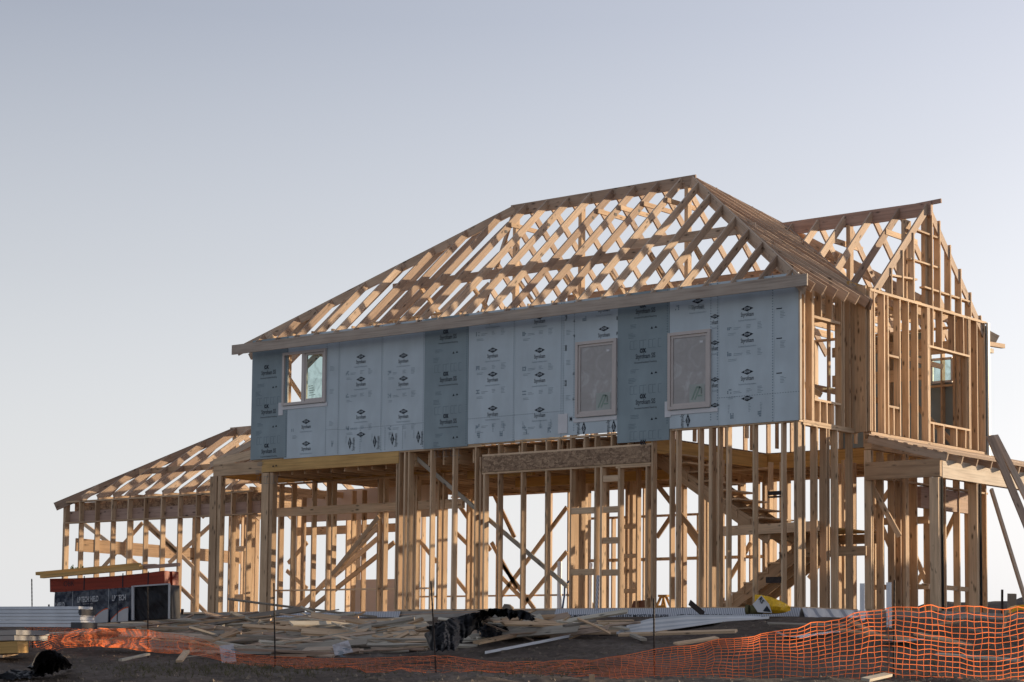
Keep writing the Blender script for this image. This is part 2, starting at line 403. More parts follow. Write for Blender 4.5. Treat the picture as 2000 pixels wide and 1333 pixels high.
# ------------------------------------------------------------------ house
H = empty('timber_house', (7, 3.5, .08), 'two storey timber framed house under construction with blue foam boards on its upper front', 'house')
ZS, Z1, Z2, Z3 = .08, 3.12, 3.46, 6.12     # slab, deck underside, deck top, upper plate
def P(name, parent, boards, mat='wood', kind=None, jit=.002):
    o = build(name, MB().board(*boards[0], jit=jit), mat, parent)
    for b in boards[1:]: build('plate' if parent is H else name, MB().board(*b, jit=jit), mat, o if parent is H else parent)
    return o
def studX(x, y, z0, z1, parent, w=.038, d=.14, name='stud', mat='wood'):   # stud in a wall running along X
    return bd(name, parent, (x, y, z0), (x+random.uniform(-.006, .006), y, z1), d, w, (1, 0, 0), mat)
def studY(x, y, z0, z1, parent, w=.038, d=.14, name='stud', mat='wood'):
    return bd(name, parent, (x, y, z0), (x, y+random.uniform(-.006, .006), z1), d, w, (0, 1, 0), mat)

build('slab', MB().box((-8, 1.2, -.4), (0, 7.4, ZS)).box((0, 0, -.4), (14.2, 7, ZS-.002)).box((-1.3, -.05, -.4), (-.002, 1.198, ZS-.004)).box((14.202, 2.0, -.4), (16, 8, ZS-.006)), 'concrete', H)

# --- ground floor front wall
YF = .07
fw = P('front_wall', H, [((4.4, YF, Z2-.02), (6.72, YF, Z2-.02), .14, .038), ((6.74, YF, 3.235), (10.97, YF, 3.235), .14, .038),
     ((4.4, YF, .10), (14.2, YF, .10), .14, .038), ((6.74, YF, 2.87), (10.93, YF, 2.87), .14, .038),
     ((10.1, YF, 2.83), (10.92, YF, 2.83), .13, .036)])
build('header', MB().box((6.76, -.02, 2.892), (10.93, .12, 3.213)), 'osb', fw)
for x in (4.40, 4.46, 4.62, 4.73, 5.96, 6.57, 5.36):
    studX(x, YF, .12, Z2-.04, fw)
for x in (6.70,): studX(x, YF, .12, 3.21, fw, w=.045)
for x in (6.80,): studX(x, YF, .12, 2.85, fw, w=.045)
for x in (7.18, 7.78, 8.40, 9.01, 9.61): studX(x, YF, .12, 2.85, fw)
for x in (9.76, 10.19): studX(x, YF, .12, 2.85, fw, w=.05)
studX(10.83, YF, .12, 2.82, fw)
for x in (10.96, 11.39, 11.53, 12.04, 12.27, 12.31, 12.46, 12.65, 13.23, 13.83, 14.11, 14.16):
    studX(x, YF, .12, Z2+.01, fw)
for x in (7.18, 7.78, 8.4, 8.7, 9.01, 9.35, 9.61, 10.0, 10.4):
    studX(x, YF, 3.255, Z2, fw, name='cripple_stud')
P('blocking', fw, [((9.03, YF-.03, z), (9.58, YF-.03, z), .07, .12) for z in (.82, 2.02)]+[((9.80, YF-.03, z), (10.17, YF-.03, z), .07, .12) for z in (.80, 1.42, 2.02, 2.62)], jit=0)
def brace(a, b, Y, w=.038, h=.10, parent=fw, name='brace', mat='wood'):
    (x0, z0), (x1, z1) = atx(*a, Y), atx(*b, Y)
    return bd(name, parent, (x0, Y, z0), (x1, Y, z1), w, h, (0, 0, 1), mat, jit=0)
brace((803, 886), (1108, 1146), .24, h=.085, mat='grey')
brace((650, 1122), (740, 1010), 1.25, h=.11)
brace((585, 1190), (740, 1027), 1.9, h=.11)
brace((560, 1205), (740, 1050), 2.5, h=.11)
brace((600, 1195), (770, 1060), 3.4, h=.11)
brace((1278, 940), (1372, 1060), 3.0)

# --- porch at the left front
po = P('porch', H, [((-1.28, .07, Z2-.14), (.34, .07, Z2-.14), .09, .27)])
build('beam', MB().board((.345, .05, 3.33), (4.46, .05, 3.33), .13, .27), 'lvl', po)
build('beam', MB().board((-1.25, 1.5, 3.26), (4.6, 1.5, 3.27), .10, .30).board((-1.24, .12, 3.3), (-1.24, 1.44, 3.3), .09, .26), 'lvl', po)
build('beam', MB().board((-.95, 1.6, 2.43), (4.9, 1.6, 2.43), .09, .2), 'wood', po)
for x, y in ((-1.22, .05), (.46, .05)):
    build('post', MB().board((x, y, .08), (x, y, 3.18), .14, .22, (1, 0, 0)).board((x+.18, y+.02, .08), (x+.18, y+.02, 3.18), .14, .1, (1, 0, 0)), 'wood', po)
for k in range(5):
    y = .1+.3*k; bd('rafter', po, (-1.45, y, 3.46), (-.02, y, 3.92), .038, .14, (0, 0, 1), 'rafter')
build('gable_board', MB().board((-1.3, .06, 3.48), (-.02, .06, 3.63), .038, .2), 'wood', po)
rw = P('recessed_wall', H, [((-1.2, 1.62, 3.09), (4.9, 1.62, 3.09), .09, .04), ((-1.2, 1.62, .1), (4.9, 1.62, .1), .09, .04), ((-1.2, 1.62, .62), (3.9, 1.62, .62), .09, .035)])
for px_ in (548, 572, 612, 641, 651, 741, 752):
    x = atx(px_, 1100, 1.6)[0]
    studX(x, 1.6, .12, 2.33, rw, w=.042)
    studX(x, 1.6, 2.53, 3.07, rw, name='cripple_stud')
for px_ in (810, 815, 858, 868): studX(atx(px_, 1100, 1.6)[0], 1.6, .12, 3.1, rw, w=.05)
for px_ in (450, 462, 480, 492, 592, 690, 710): studX(atx(px_, 1100, 3.6)[0], 3.6, .12, 3.05, rw)
P('blocking', rw, [((atx(450, 1083, 3.55)[0], 3.5, z), (atx(482, 1083, 3.55)[0], 3.5, z), .07, .13) for z in (.55, 1.75)])
build('sheathing_board', MB().board((-2.2, 3.9, 2.75), (2.3, 3.9, 2.75), .012, .75, (0, 0, 1)), 'sheet', rw)

# --- right side wall, ground floor, and jog
XR = 14.13
sw = P('side_wall', H, [((XR, .15, Z2-.02), (XR, 2.1, Z2-.02), .14, .038), ((XR, .15, .10), (XR, 2.1, .10), .14, .038)])
for y in (.2, .63, .98, 1.07, 1.37, 1.92): studY(XR, y, .12, Z2-.04, sw)
XG = 14.43
gw = P('bump_wall', H, [((XG, 2.1, Z1+.1), (XG, 7, Z1+.1), .14, .2), ((XG, 2.1, .10), (XG, 7, .10), .14, .038), ((XG, 2.1, 2.6), (XG, 7, 2.6), .12, .038)])
for y in (2.1, 2.16, 2.55, 3.0, 3.25, 3.42, 3.9, 4.5, 5.0, 5.1, 5.7, 6.2, 6.9): studY(XG, y, .12, 3.1, gw)
build('header', MB().board((XG, 4.1, 2.35), (XG, 6.2, 2.35), .1, .42), 'pink', gw)

# --- porch on the right
pr = P('side_porch', H, [((14.45, 2.0, 2.69), (15.99, 2.0, 2.69), .09, .33)])
build('beam', MB().board((15.95, 2.05, 2.68), (15.95, 9.6, 2.68), .09, .34), 'beam', pr)
build('beam', MB().board((15.84, 2.07, 2.66), (15.84, 9.5, 2.66), .09, .28), 'lvl', pr)
for y in (2.0, 3.55, 8.9):
    o = build('post', MB().board((15.88, y, .08), (15.88, y, 2.51), .18, .15, (0, 1, 0)), 'wood', pr)
    build('corner_strip', MB().board((15.985, y+.05, .08), (15.985, y+.05, 2.5), .012, .07, (0, 1, 0)), 'black', o)
for y in (2.0, 2.6, 3.2, 3.8, 4.4, 5.0, 5.6, 6.2, 6.8, 7.4, 8.0, 8.6, 9.2):
    bd('rafter', pr, (14.5, y, 3.30), (16.12, y, 2.86), .038, .14, (0, 0, 1), 'rafter')
P('roof_slat', pr, [((14.5+i*.2, 1.95, 3.39-i*.054), (14.5+i*.2, 9.6, 3.39-i*.054), .09, .02, (.27, 0, 1)) for i in range(9)], 'rafter', jit=0)
for a, b, Y in (((1700, 945), (1757, 1048), 2.4), ((1751, 940), (1708, 1000), 4.5), ((1705, 991), (1760, 1115), 3.5), ((1872, 992), (1841, 1058), 6.5), ((1783, 1075), (1820, 1165), 6.0), ((1783, 1150), (1825, 1085), 6.5)):
    brace(a, b, Y, parent=pr)
P('rail', pr, [((14.45, 4.2, .62), (14.45, 6.3, .60), .04, .09)])

# --- floor deck
fd = build('floor_deck', MB().box((0, .16, Z2-.03), (9.7, 6.98, Z2)).box((9.7, 4.7, Z2-.031), (14.45, 6.98, Z2-.001)).box((9.7, .16, Z2-.032), (10.6, 4.7, Z2-.002)), 'osb', H)
k = 0
x = .3
while x < 14.2:
    y0 = .16 if x < 10.5 else 4.75
    bd('joist', fd, (x, y0, Z1+.14), (x, 6.96, Z1+.14), .04, .28, (0, 0, 1), 'wood'); x += .405
build('rim_beam', MB().board((10.6, 4.7, Z1+.16), (14.4, 4.7, Z1+.16), .09, .31), 'lvl', fd)
build('rim_beam', MB().board((10.62, .2, Z1+.15), (10.62, 4.6, Z1+.15), .09, .29), 'lvl', fd)
build('rim_beam', MB().board((0, 7.0, Z1+.15), (14.4, 7.0, Z1+.15), .05, .32).board((4.9, 1.75, Z1-.02), (6.7, 1.75, Z1-.02), .09, .26), 'lvl', fd)
build('rim_beam', MB().board((4.9, 3.4, Z1-.12), (10.5, 3.4, Z1-.12), .09, .2), 'lvl', fd)

# --- back wall, ground floor
bw = P('back_wall', H, [((-8, 7.32, 2.92), (0, 7.32, 2.92), .14, .04), ((0, 6.93, 3.1), (14.4, 6.93, 3.1), .14, .04), ((-8, 7.32, .1), (0, 7.32, .1), .14, .04), ((0, 6.93, .1), (14.4, 6.93, .1), .14, .04),
     ((4.2, 6.93, 2.42), (9.4, 6.93, 2.42), .09, .05), ((4.2, 6.93, 1.42), (9.4, 6.93, 1.42), .09, .07), ((-5.83, 7.3, 2.43), (-2.0, 7.3, 2.43), .09, .22), ((-2, 6.93, .62), (4, 6.93, .62), .09, .04)])
for i, x in enumerate([0.1, .7, 1.5, 2.3, 3.1, 3.7, 4.2, 5.9, 6.9, 9.4, 10.0, 10.6, 11.1, 11.9, 12.5, 13.1, 13.8, 14.3]): studX(x, 6.93, .12, 3.08, bw)
for x in (5.0, 5.3, 7.4, 8.2, 8.8): studX(x, 6.93, .12, 2.4, bw)
for x in (-7.95, -7.4, -6.5, -5.8, -2.0, -1.3, -.6): studX(x, 7.32, .12, 2.9, bw)
for a, b in (((1107, 991), (975, 1170)), ((1107, 1078), (1020, 1185)), ((980, 1102), (1044, 1190)), ((980, 1128), (1020, 1170)), ((890, 978), (958, 1075)), ((890, 1040), (925, 1075)),
             ((890, 1130), (922, 1170)), ((800, 1032), (853, 1098)), ((960, 1060), (1010, 1150)), ((1283, 1050), (1310, 1010)), ((1326, 1010), (1382, 1090)), ((1480, 1010), (1514, 965)), ((1425, 1130), (1467, 1060)),
             ((1580, 1130), (1615, 1080)), ((1645, 1050), (1660, 1025)), ((1130, 1160), (1160, 1185)), ((960, 955), (1005, 1050)), ((1210, 1130), (1230, 1100))):
    brace(a, b, 6.8, parent=bw, h=.10)
for a, b in (((563, 1100), (600, 1060)), ((560, 1115), (600, 1150)), ((820, 960), (800, 985)), ((700, 925), (740, 965)), ((760, 985), (778, 955))): brace(a, b, 5.2, parent=bw)

# --- interior studs of the ground floor
iw = P('interior_wall', H, [((7.8, 4.2, Z1-.03), (11, 4.2, Z1-.03), .09, .04), ((7.8, 4.2, .1), (11, 4.2, .1), .09, .04)])
for px_, Y, wd in ((1124, .9, .05), (1136, 2.6, .09), (1143, 4.2, .04), (1149, 6.0, .04), (1184, 1.0, .06), (1226, 4.2, .045), (1236, 4.2, .09), (1247, 3.0, .04), (1241, 5.6, .04), (1374, 4.2, .04), (1384, 2.6, .04),
                  (1401, .9, .05), (1409, 2.2, .07), (1337, 5.6, .04), (858, 3.2, .05), (924, 5.2, .07), (915, 6.0, .05), (680, 5, .05), (700, 5, .04), (1447, 5.5, .07), (1452, 6.3, .04), (1480, 6.2, .04), (1495, 5.4, .07),
                  (1650, 3.6, .06), (1668, 4.2, .05), (1710, 4.5, .06), (1715, 5.5, .04), (1722, 3.1, .04), (1762, 3.6, .08), (1770, 3.2, .06), (1781, 5.0, .05), (1615, 4.2, .05), (1640, 4.2, .05), (1540, 5.8, .05), (1528, 3.3, .05), (1505, 3.2, .04)):
    studX(atx(px_, 1080, Y)[0], Y, .12, 3.1, iw, w=wd)
P('blocking', iw, [((atx(1222, z, 4.2)[0], 4.15, (1271-z)/FPX*45-.72), (atx(1246, z, 4.2)[0], 4.15, (1271-z)/FPX*45-.72), .07, .09) for z in (1032, 1088, 1155)]+[((13.3, 4.2, 1.9), (14.6, 4.2, 1.9), .07, .14), ((13.3, 4.2, .6), (14.6, 4.2, .6), .07, .1)])

# --- staircase
st = build('staircase', MB().box((13.0, .9, 1.6), (14.05, 3.1, 1.63)), 'lvl', H)
for y in (.95, 1.45, 1.95): build('stringer', MB().board((9.95, y, 3.36), (13.0, y, 1.42), .04, .24), 'wood', st)
for i in range(10):
    x = 10.3+i*.285; z = 3.3-i*.187
    build('tread', MB().box((x, .9, z), (x+.30, 2.0, z+.03)).box((x-.02, .91, z-.157), (x, 1.99, z-.002)), 'wood', st)
for y in (2.2, 2.7, 3.15): build('stringer', MB().board((11.2, y, .15), (13.2, y, 1.45), .04, .26), 'wood', st)
for i in range(8):
    x = 11.1+i*.27; z = .25+i*.19
    build('tread', MB().box((x, 2.15, z), (x+.29, 3.2, z+.03)).box((x, 2.16, z-.16), (x+.018, 3.19, z-.002)), 'wood', st)
build('landing_beam', MB().board((12.0, .86, 1.58), (14.1, .86, 1.62), .04, .185).board((12.0, 3.2, 1.5), (14.1, 3.2, 1.5), .04, .185).board((13.0, .9, 1.5), (13.0, 3.2, 1.5), .04, .185), 'wood', st)
build('landing_beam', MB().board((13.2, 1.9, 1.2), (14.5, 1.9, 1.2), .04, .18), 'wood', st)
build('bracket', MB().box((13.55, -.01, 2.15), (13.82, .05, 2.22)).box((13.55, -.01, 2.1), (13.82, .05, 2.13)).box((13.5, -.01, .55), (13.82, .05, .66)), 'steel', fw)

# --- left wing
ww = P('wing_wall', H, [((-8, 1.2, 2.92), (-1.1, 1.2, 2.92), .14, .04), ((-8, 1.2, 2.39), (-1.1, 1.2, 2.39), .14, .035), ((-8, 1.2, .1), (-1.1, 1.2, .1), .14, .04),
     ((-7.93, 1.3, 2.92), (-7.93, 7.3, 2.92), .14, .04), ((-7.93, 1.3, .1), (-7.93, 7.3, .1), .14, .04)])
for x in (-7.98, -7.93, -7.36, -6.74, -6.13, -5.52, -4.91, -4.3, -3.68, -3.05, -2.45, -1.84, -1.3):
    studX(x, 1.2, .12, 2.37, ww); studX(x, 1.2, 2.41, 2.9, ww, name='cripple_stud')
build('header', MB().board((-7.9, 1.28, 2.55), (-1.0, 1.28, 2.55), .045, .28), 'pink', ww)
build('header', MB().board((-7.9, 1.42, 2.74), (-1.0, 1.42, 2.74), .02, .34), 'osb', ww)
build('header', MB().board((-7.93, 1.5, 1.86), (-7.93, 7.2, 1.76), .05, .33), 'wood', ww)
for y in (2.2, 3.3, 4.4, 5.5, 6.5): studY(-7.93, y, .12, 2.9, ww)
for a, b in (((163, 1023), (275, 1108)), ((290, 1022), (410, 1140)), ((278, 1022), (198, 1112)), ((411, 1027), (330, 1100)), ((345, 1140), (402, 1197)), ((290, 1030), (345, 1080))): brace(a, b, 3.5, parent=ww)
P('ceiling_joist', ww, [((x, 1.4, 2.99), (x, 7.2, 2.99), .04, .14) for x in [-7+.61*i for i in range(11)]], 'wood')

# --- roofs
def plane(ax, ay, az, sx, sy): return lambda x, y: az+sx*(x-ax)+sy*(y-ay)
RD = .155
def rafter(name, parent, a, b, mat='rafter', h=RD, w=.038):
    a, b = V(a), V(b); off = V((0, 0, -h/2*1.25)); return bd(name, parent, a+off, b+off, w, h, (0, 0, 1), mat, jit=.004)
ZE, ZR, YR = 5.97, 9.32, 3.5; XL, XRr = 4.7, 9.5
mr = build('main_roof', MB().board((XL-.1, YR, ZR-.14), (XRr+.1, YR, ZR-.14), .04, .26), 'rafter', H)
for a in ((-.35, -.35), (-.35, 7.35)): rafter('hip_rafter', mr, (a[0]-.02, a[1]+.17, ZE+.1), (XL, YR, ZR), h=.19)
for a in ((14.55, -.35), (14.55, 7.35)): rafter('hip_rafter', mr, (a[0], a[1], ZE), (XRr, YR, ZR), h=.25)
m1 = (ZR-ZE)/3.85; m2 = (ZR-ZE)/5.05
x = .25
fx = []
while x < 14.4: fx.append(x); x += .6
for x in fx:
    run = 3.85 if XL <= x <= XRr else (x+.35)/5.05*3.85 if x < XL else (14.55-x)/5.05*3.85
    nm = 'rafter' if run == 3.85 else 'jack_rafter'
    rafter(nm, mr, (x, -.17, ZE+m1*.18), (x, -.35+run, ZE+m1*run))
    rafter(nm, mr, (x+.05, 7.33, ZE), (x+.05, 7.35-run, ZE+m1*run))
# end slopes
y = .2
while y < 7:
    run = 5.05*(1-abs(y-YR)/3.85)
    rafter('jack_rafter', mr, (-.33, y, ZE), (-.35+run, y, ZE+m2*run)); y += .6
GR, GY, gm = 8.25, 4.5, .93       # gable ridge height, centre line, pitch
y = -.1
while y < 6.9:
    run = 5.05*(1-abs(y-YR)/3.85); x1 = 14.55-run
    x0 = 14.55
    zg = GR-gm*abs(y-GY)
    if zg > ZE: x0 = 14.55-(zg-ZE)/m2
    if x0 > x1+.2: rafter('jack_rafter', mr, (x0, y, ZE+m2*(14.55-x0)), (x1, y, ZE+m2*run), h=.185)
    y += .405
for x in fx:
    if XL < x < XRr and random.random() < .6: build('truss_plate', MB().board((x+.021, YR-.75, ZR-.70-RD*.6), (x+.0225, YR-.75, ZR-.70-RD*.6), .08, .06), 'cap', mr)
# purlins and struts
for a, b in (((2.4, 2.0, 7.43), (9.3, 2.0, 7.43)), ((8.9, 2.03, 7.64), (12.0, 2.03, 7.64)), ((5.0, 5.1, 7.35), (12.0, 5.1, 7.35))): bd('purlin', mr, a, b, .05, .19, (0, 0, 1), 'rafter')
for x in (3.2, 4.6, 5.9, 7.1, 8.3, 9.5, 10.6): 
    bd('strut', mr, (x, 2.0, 7.4), (x+.1, 3.4, 6.15), .09, .05, (1, 0, 0), 'wood'); bd('strut', mr, (x+.3, 5.1, 7.3), (x+.3, 4.0, 6.15), .09, .05, (1, 0, 0), 'wood')
for x in (4.75, 6.6, 9.4): bd('king_post', mr, (x, YR, 6.15), (x, YR, ZR-.25), .14, .09, (1, 0, 0), 'wood')
for x in fx:
    if XL < x < XRr and random.random() < .65: bd('collar_tie', mr, (x+.04, YR-.62, ZR-.62), (x+.04, YR+.62, ZR-.62), .038, .1, (0, 0, 1), 'wood')
P('strongback', mr, [((.3, 3.3, 6.28), (13.9, 3.3, 6.28), .05, .14), ((1, 1.9, 6.28), (9, 1.9, 6.28), .05, .12), ((1.2, 5.2, 6.28), (13.8, 5.2, 6.28), .05, .14)], 'wood')
x = .5
while x < 14:
    bd('ceiling_joist', mr, (x, .1, 6.2), (x, 6.95, 6.2), .038, .14, (0, 0, 1), 'wood'); x += .61
for a, b in (((2.2, 2.2, 6.6), (4.9, 3.0, 6.3)), ((3.4, 1.2, 6.5), (5.9, 1.6, 6.35)), ((1.9, 1.0, 6.4), (3.6, 2.4, 6.3)), ((4.0, 1.5, 6.55), (6.3, 2.6, 6.4)), ((2.8, .8, 6.42), (4.8, 1.0, 6.5))):
    bd('loose_brace', mr, a, b, .09, .038, (0, 0, 1), 'wood')
# gable roof
gr = build('gable_roof', MB().board((11.0, GY, GR-.13), (14.54, GY, GR-.13), .04, .28).board((14.2, GY+.04, GR-.02), (14.74, GY+.04, GR+.005), .038, .085), 'pink', H)
x = 14.46
while x > 11.2:
    zv = ZE+m2*(14.55-x); yv = GY-(GR-zv)/gm
    rafter('rafter', gr, (x, max(yv, 2.0), max(zv, GR-gm*(GY-2.0))), (x, GY, GR), h=.16)
    rafter('rafter', gr, (x, 7.12, GR-gm*2.62), (x, GY, GR), h=.16); x -= .62
for x in (12.6, 13.85): bd('collar_tie', gr, (x, GY-.62, GR-.62), (x, GY+.7, GR-.62), .038, .11, (0, 0, 1), 'wood')
bd('king_post', gr, (14.3, 3.9, 6.2), (14.3, 3.9, GR-.45), .09, .24, (0, 1, 0), 'wood')
bd('king_post', gr, (14.38, GY, 6.2), (14.38, GY, GR-.25), .09, .09, (0, 1, 0), 'wood')
bd('king_post', gr, (12.7, GY, 6.2), (12.7, GY, GR-.25), .09, .14, (0, 1, 0), 'wood')
rafter('valley_rafter', gr, (14.6, 1.95, ZE-.02), (11.15, GY, GR), h=.2)
# wing roof
PX, PY, PZ, wz = -5.05, 4.15, 4.93, 2.93; cx0, cy0 = -8.1, .95
kx, ky = PX-cx0, PY-cy0; wm = (PZ-wz)/ky
wr = build('wing_roof', MB().board((PX-.1, PY, PZ-.12), (0, PY, PZ-.12), .04, .22), 'rafter', H)
for a in ((cx0, cy0), (cx0, 2*PY-cy0)): rafter('hip_rafter', wr, (*a, wz-.0), (PX, PY, PZ), h=.21)
x = -7.36
while x < -.05:
    run = ky*min(1, (x-cx0)/kx); nm = 'rafter' if run == ky else 'jack_rafter'; y0 = 2.0 if x > -1.4 else cy0+.25
    rafter(nm, wr, (x, y0, wz+wm*(y0-cy0)), (x, cy0+run, wz+wm*run))
    rafter(nm, wr, (x+.04, 2*PY-cy0, wz), (x+.04, 2*PY-cy0-run, wz+wm*run)); x += .61
y = 1.6
while y < 7:
    run = kx*(1-abs(y-PY)/ky); rafter('jack_rafter', wr, (cx0+.05, y, wz), (cx0+run, y, wz+(PZ-wz)/kx*run)); y += .61
P('purlin', wr, [((-6.6, 2.4, 3.72), (-.2, 2.4, 3.72), .05, .14), ((-6.6, 5.9, 3.72), (-.2, 5.9, 3.72), .05, .14)], 'wood')
bd('king_post', wr, (-4.95, PY, 3.1), (-4.95, PY, PZ-.2), .1, .14, (1, 0, 0), 'wood')

# --- fascia
build('fascia_board', MB().board((-.26, -.42, 5.955), (14.63, -.42, 5.95), .035, .215), 'fascia', H)

# --- upper floor walls
uw = P('upper_front_wall', H, [((.02, YF, Z3-.02), (14.2, YF, Z3-.02), .13, .04), ((.02, YF, Z2+.02), (14.2, YF, Z2+.02), .13, .036), ((1.0, YF, 4.6), (2.35, YF, 4.6), .13, .04), ((1.0, YF, 5.86), (2.35, YF, 5.86), .13, .1)])
ux = [.06, .5, 1.0, 2.34] + [2.95+.61*i for i in range(19)]
mbx = MB()
for x in ux:
    if not (1.02 < x < 2.3 or 9.22 < x < 10.08 or 11.42 < x < 12.26 or x > 14.15): studX(x, YF, Z2+.04, Z3-.04, uw)
us = P('upper_side_wall', H, [((XR, .15, Z3-.02), (XR, 2.1, Z3-.02), .14, .04), ((XR, .15, Z2+.03), (XR, 2.1, Z2+.03), .14, .05), ((XR, .55, 5.45), (XR, 1.5, 5.45), .14, .05), ((XR, .55, 3.92), (XR, 1.5, 3.92), .14, .04)])
for y in (.03, .19, .47, .52, 1.55, 1.62, 1.85, 2.03, 2.1): studY(XR, y, Z2+.05, Z3-.04, us)
for y in (.75, 1.0, 1.25): studY(XR, y, Z2+.05, 3.9, us, name='cripple_stud'); 
for y in (.8, 1.2): studY(XR, y, 5.47, Z3-.04, us, name='cripple_stud')
build('header', MB().board((XR-.08, .6, 5.7), (XR-.08, 1.5, 5.7), .04, .22), 'wood', us)
ug = P('gable_wall', H, [((XG, 2.1, Z3+.03), (XG, 7.0, Z3+.03), .14, .05), ((XG, 2.1, Z2-.04), (XG, 7.0, Z2-.04), .15, .06), ((XG, 4.43, 5.36), (XG, 6.2, 5.36), .15, .04), ((XG, 4.43, 3.84), (XG, 6.2, 3.84), .15, .04), ((XG, 2.82, 4.98), (XG, 3.22, 4.98), .13, .04), ((XG, 2.82, 4.0), (XG, 3.22, 4.0), .13, .04)])
for y in (2.09, 2.16, 2.26, 2.64, 2.79, 3.26, 3.6, 3.96, 4.40, 4.47, 6.18, 6.24, 6.55, 6.9): studY(XG, y, Z2, Z3, ug)
studY(XG+.001, 4.42, Z2, Z3, ug, w=.05)
studY(XG, 3.0, Z2, 3.98, ug, name='cripple_stud')
for y in (4.62, 5.05, 5.6, 6.0): studY(XG, y, Z2, 3.82, ug, name='cripple_stud')
for y in (4.62, 5.0, 5.55, 5.95): studY(XG, y, 5.38, Z3, ug, name='cripple_stud')
for y in (2.45, 2.95, 3.4, 3.85, 4.62, 4.95, 5.4, 5.85, 6.3, 6.75):
    zt = GR-gm*abs(y-GY)-(.12 if y < 4.5 else -.12)
    if zt > Z3+.1: studY(XG, y, Z3+.05, zt, ug, name='gable_stud')
P('blocking', ug, [((XG, 2.9, 6.55), (XG, 4.0, 6.62), .12, .035), ((XG, 4.3, 6.52), (XG, 6.35, 6.5), .12, .035), ((XG, 3.75, 7.0), (XG, 4.95, 7.0), .1, .035), ((XG, 3.9, 7.62), (XG, 5.0, 7.6), .1, .035)], jit=0)
build('corner_post', MB().board((14.3, 2.02, Z2-.02), (14.3, 2.02, Z3+.1), .3, .05, (0, 1, 0)).board((14.22, 2.08, Z2-.02), (14.22, 2.08, Z3+.08), .05, .09, (0, 1, 0)), 'wood', ug)
P('ceiling_beam', ug, [((13.9, 2.3, 6.3), (13.9, 6.9, 6.3), .05, .2), ((13.3, 2.3, 6.3), (13.3, 6.9, 6.3), .05, .2)], 'lvl')
ub = P('upper_back_wall', H, [((0, 6.93, Z3), (14.4, 6.93, Z3), .14, .04), ((0, 6.93, Z2+.02), (14.4, 6.93, Z2+.02), .14, .04)])
for i in range(24): 
    x = .1+.61*i
    if not (12.7 < x < 13.2): studX(x, 6.93, Z2+.04, Z3, ub, mat='wood')
ul = P('upper_left_wall', H, [((.07, .2, Z3-.01), (.07, 6.9, Z3-.01), .14, .04), ((.07, .2, Z2+.02), (.07, 6.9, Z2+.02), .14, .04)])
for y in (.5, .95, 1.05, 2.6, 3.3, 3.9, 5.1, 6.2): studY(.07, y, Z2+.04, Z3, ul)
bd('brace', ul, (.16, .9, 5.5), (.16, 2.6, 3.9), .04, .1); bd('brace', ul, (.2, .8, 4.9), (.2, 2.3, 3.7), .04, .1)
ui = P('upper_interior_wall', H, [((.3, 4.0, Z3), (13.6, 4.0, Z3), .09, .04), ((4.5, 1.9, Z3), (13, 1.9, Z3), .09, .04), ((12.4, .5, 4.6), (12.4, 6.5, 4.6), .04, .12), ((12.0, 5.0, 4.9), (14.2, 5.0, 4.9), .04, .24), ((12, 5.0, 5.5), (14.2, 5.0, 5.5), .04, .2)])
for x in [.9+.61*i for i in range(22)]: studX(x, 4.0, Z2, Z3, ui, d=.09)
for x in [7.0+.61*i for i in range(9)]: studX(x, 1.9, Z2, Z3, ui, d=.09)
bd('brace', ui, (12.6, 1.3, 4.9), (13.9, 1.3, 4.1), .04, .1); bd('brace', ui, (13.2, 6.0, 4.6), (14.2, 6.0, 3.6), .04, .1); bd('brace', ui, (13.6, 4.6, 5.3), (14.2, 5.6, 5.1), .04, .1)
# foam boards behind (back wall of the gable wing)
bx0, bz0 = atx(1821, 748, 7.0); bx1, bz1 = atx(1860, 700, 7.0)
build('sheathing_panel', MB().box((11.0, 7.01, 3.3), (bx0-.02, 7.04, 6.1)).box((bx1+.02, 7.01, 3.3), (14.50, 7.04, 6.1)).box((bx0-.018, 7.01, 3.3), (bx1+.018, 7.04, bz0-.02)), 'foam_dark', H)
build('sheathing_panel', MB().box((14.502, 6.96, 3.3), (14.545, 7.045, 6.15)), 'foam', H)
bwn = build('window', MB().board((bx0, 6.99, bz0), (bx0, 6.99, bz1), .05, .05, (1, 0, 0)).board((bx1, 6.99, bz0), (bx1, 6.99, bz1), .05, .05, (1, 0, 0)).board((bx0, 6.99, bz0), (bx1, 6.99, bz0), .05, .05).board((bx0, 6.99, bz1), (bx1, 6.99, bz1), .05, .05), 'tape', H)
build('pane', MB().box((bx0+.02, 6.985, bz0+.02), (bx1-.02, 6.99, bz1-.02)), 'glass', bwn)
for px_, Y in ((1866, 6.6), (1874, 6.4), (1883, 6.5), (1890, 6.2)): studX(atx(px_, 760, Y)[0], Y, Z2, Z3, ui, w=.05)
bd('header', ui, (bx0-.2, 6.88, bz0-.10), (14.3, 6.88, bz0-.10), .04, .05)
bd('header', ui, (bx0-.3, 6.86, bz1+.22), (14.3, 6.86, bz1+.22), .04, .26)
# outlooker boards on the far side
bd('outlooker', ug, (14.5, 7.0, 5.72), (14.5, 7.75, 5.76), .09, .09, (0, 0, 1), 'wood'); bd('outlooker', ug, (14.46, 7.02, 5.6), (14.46, 7.3, 5.6), .09, .09, (0, 0, 1), 'beam')

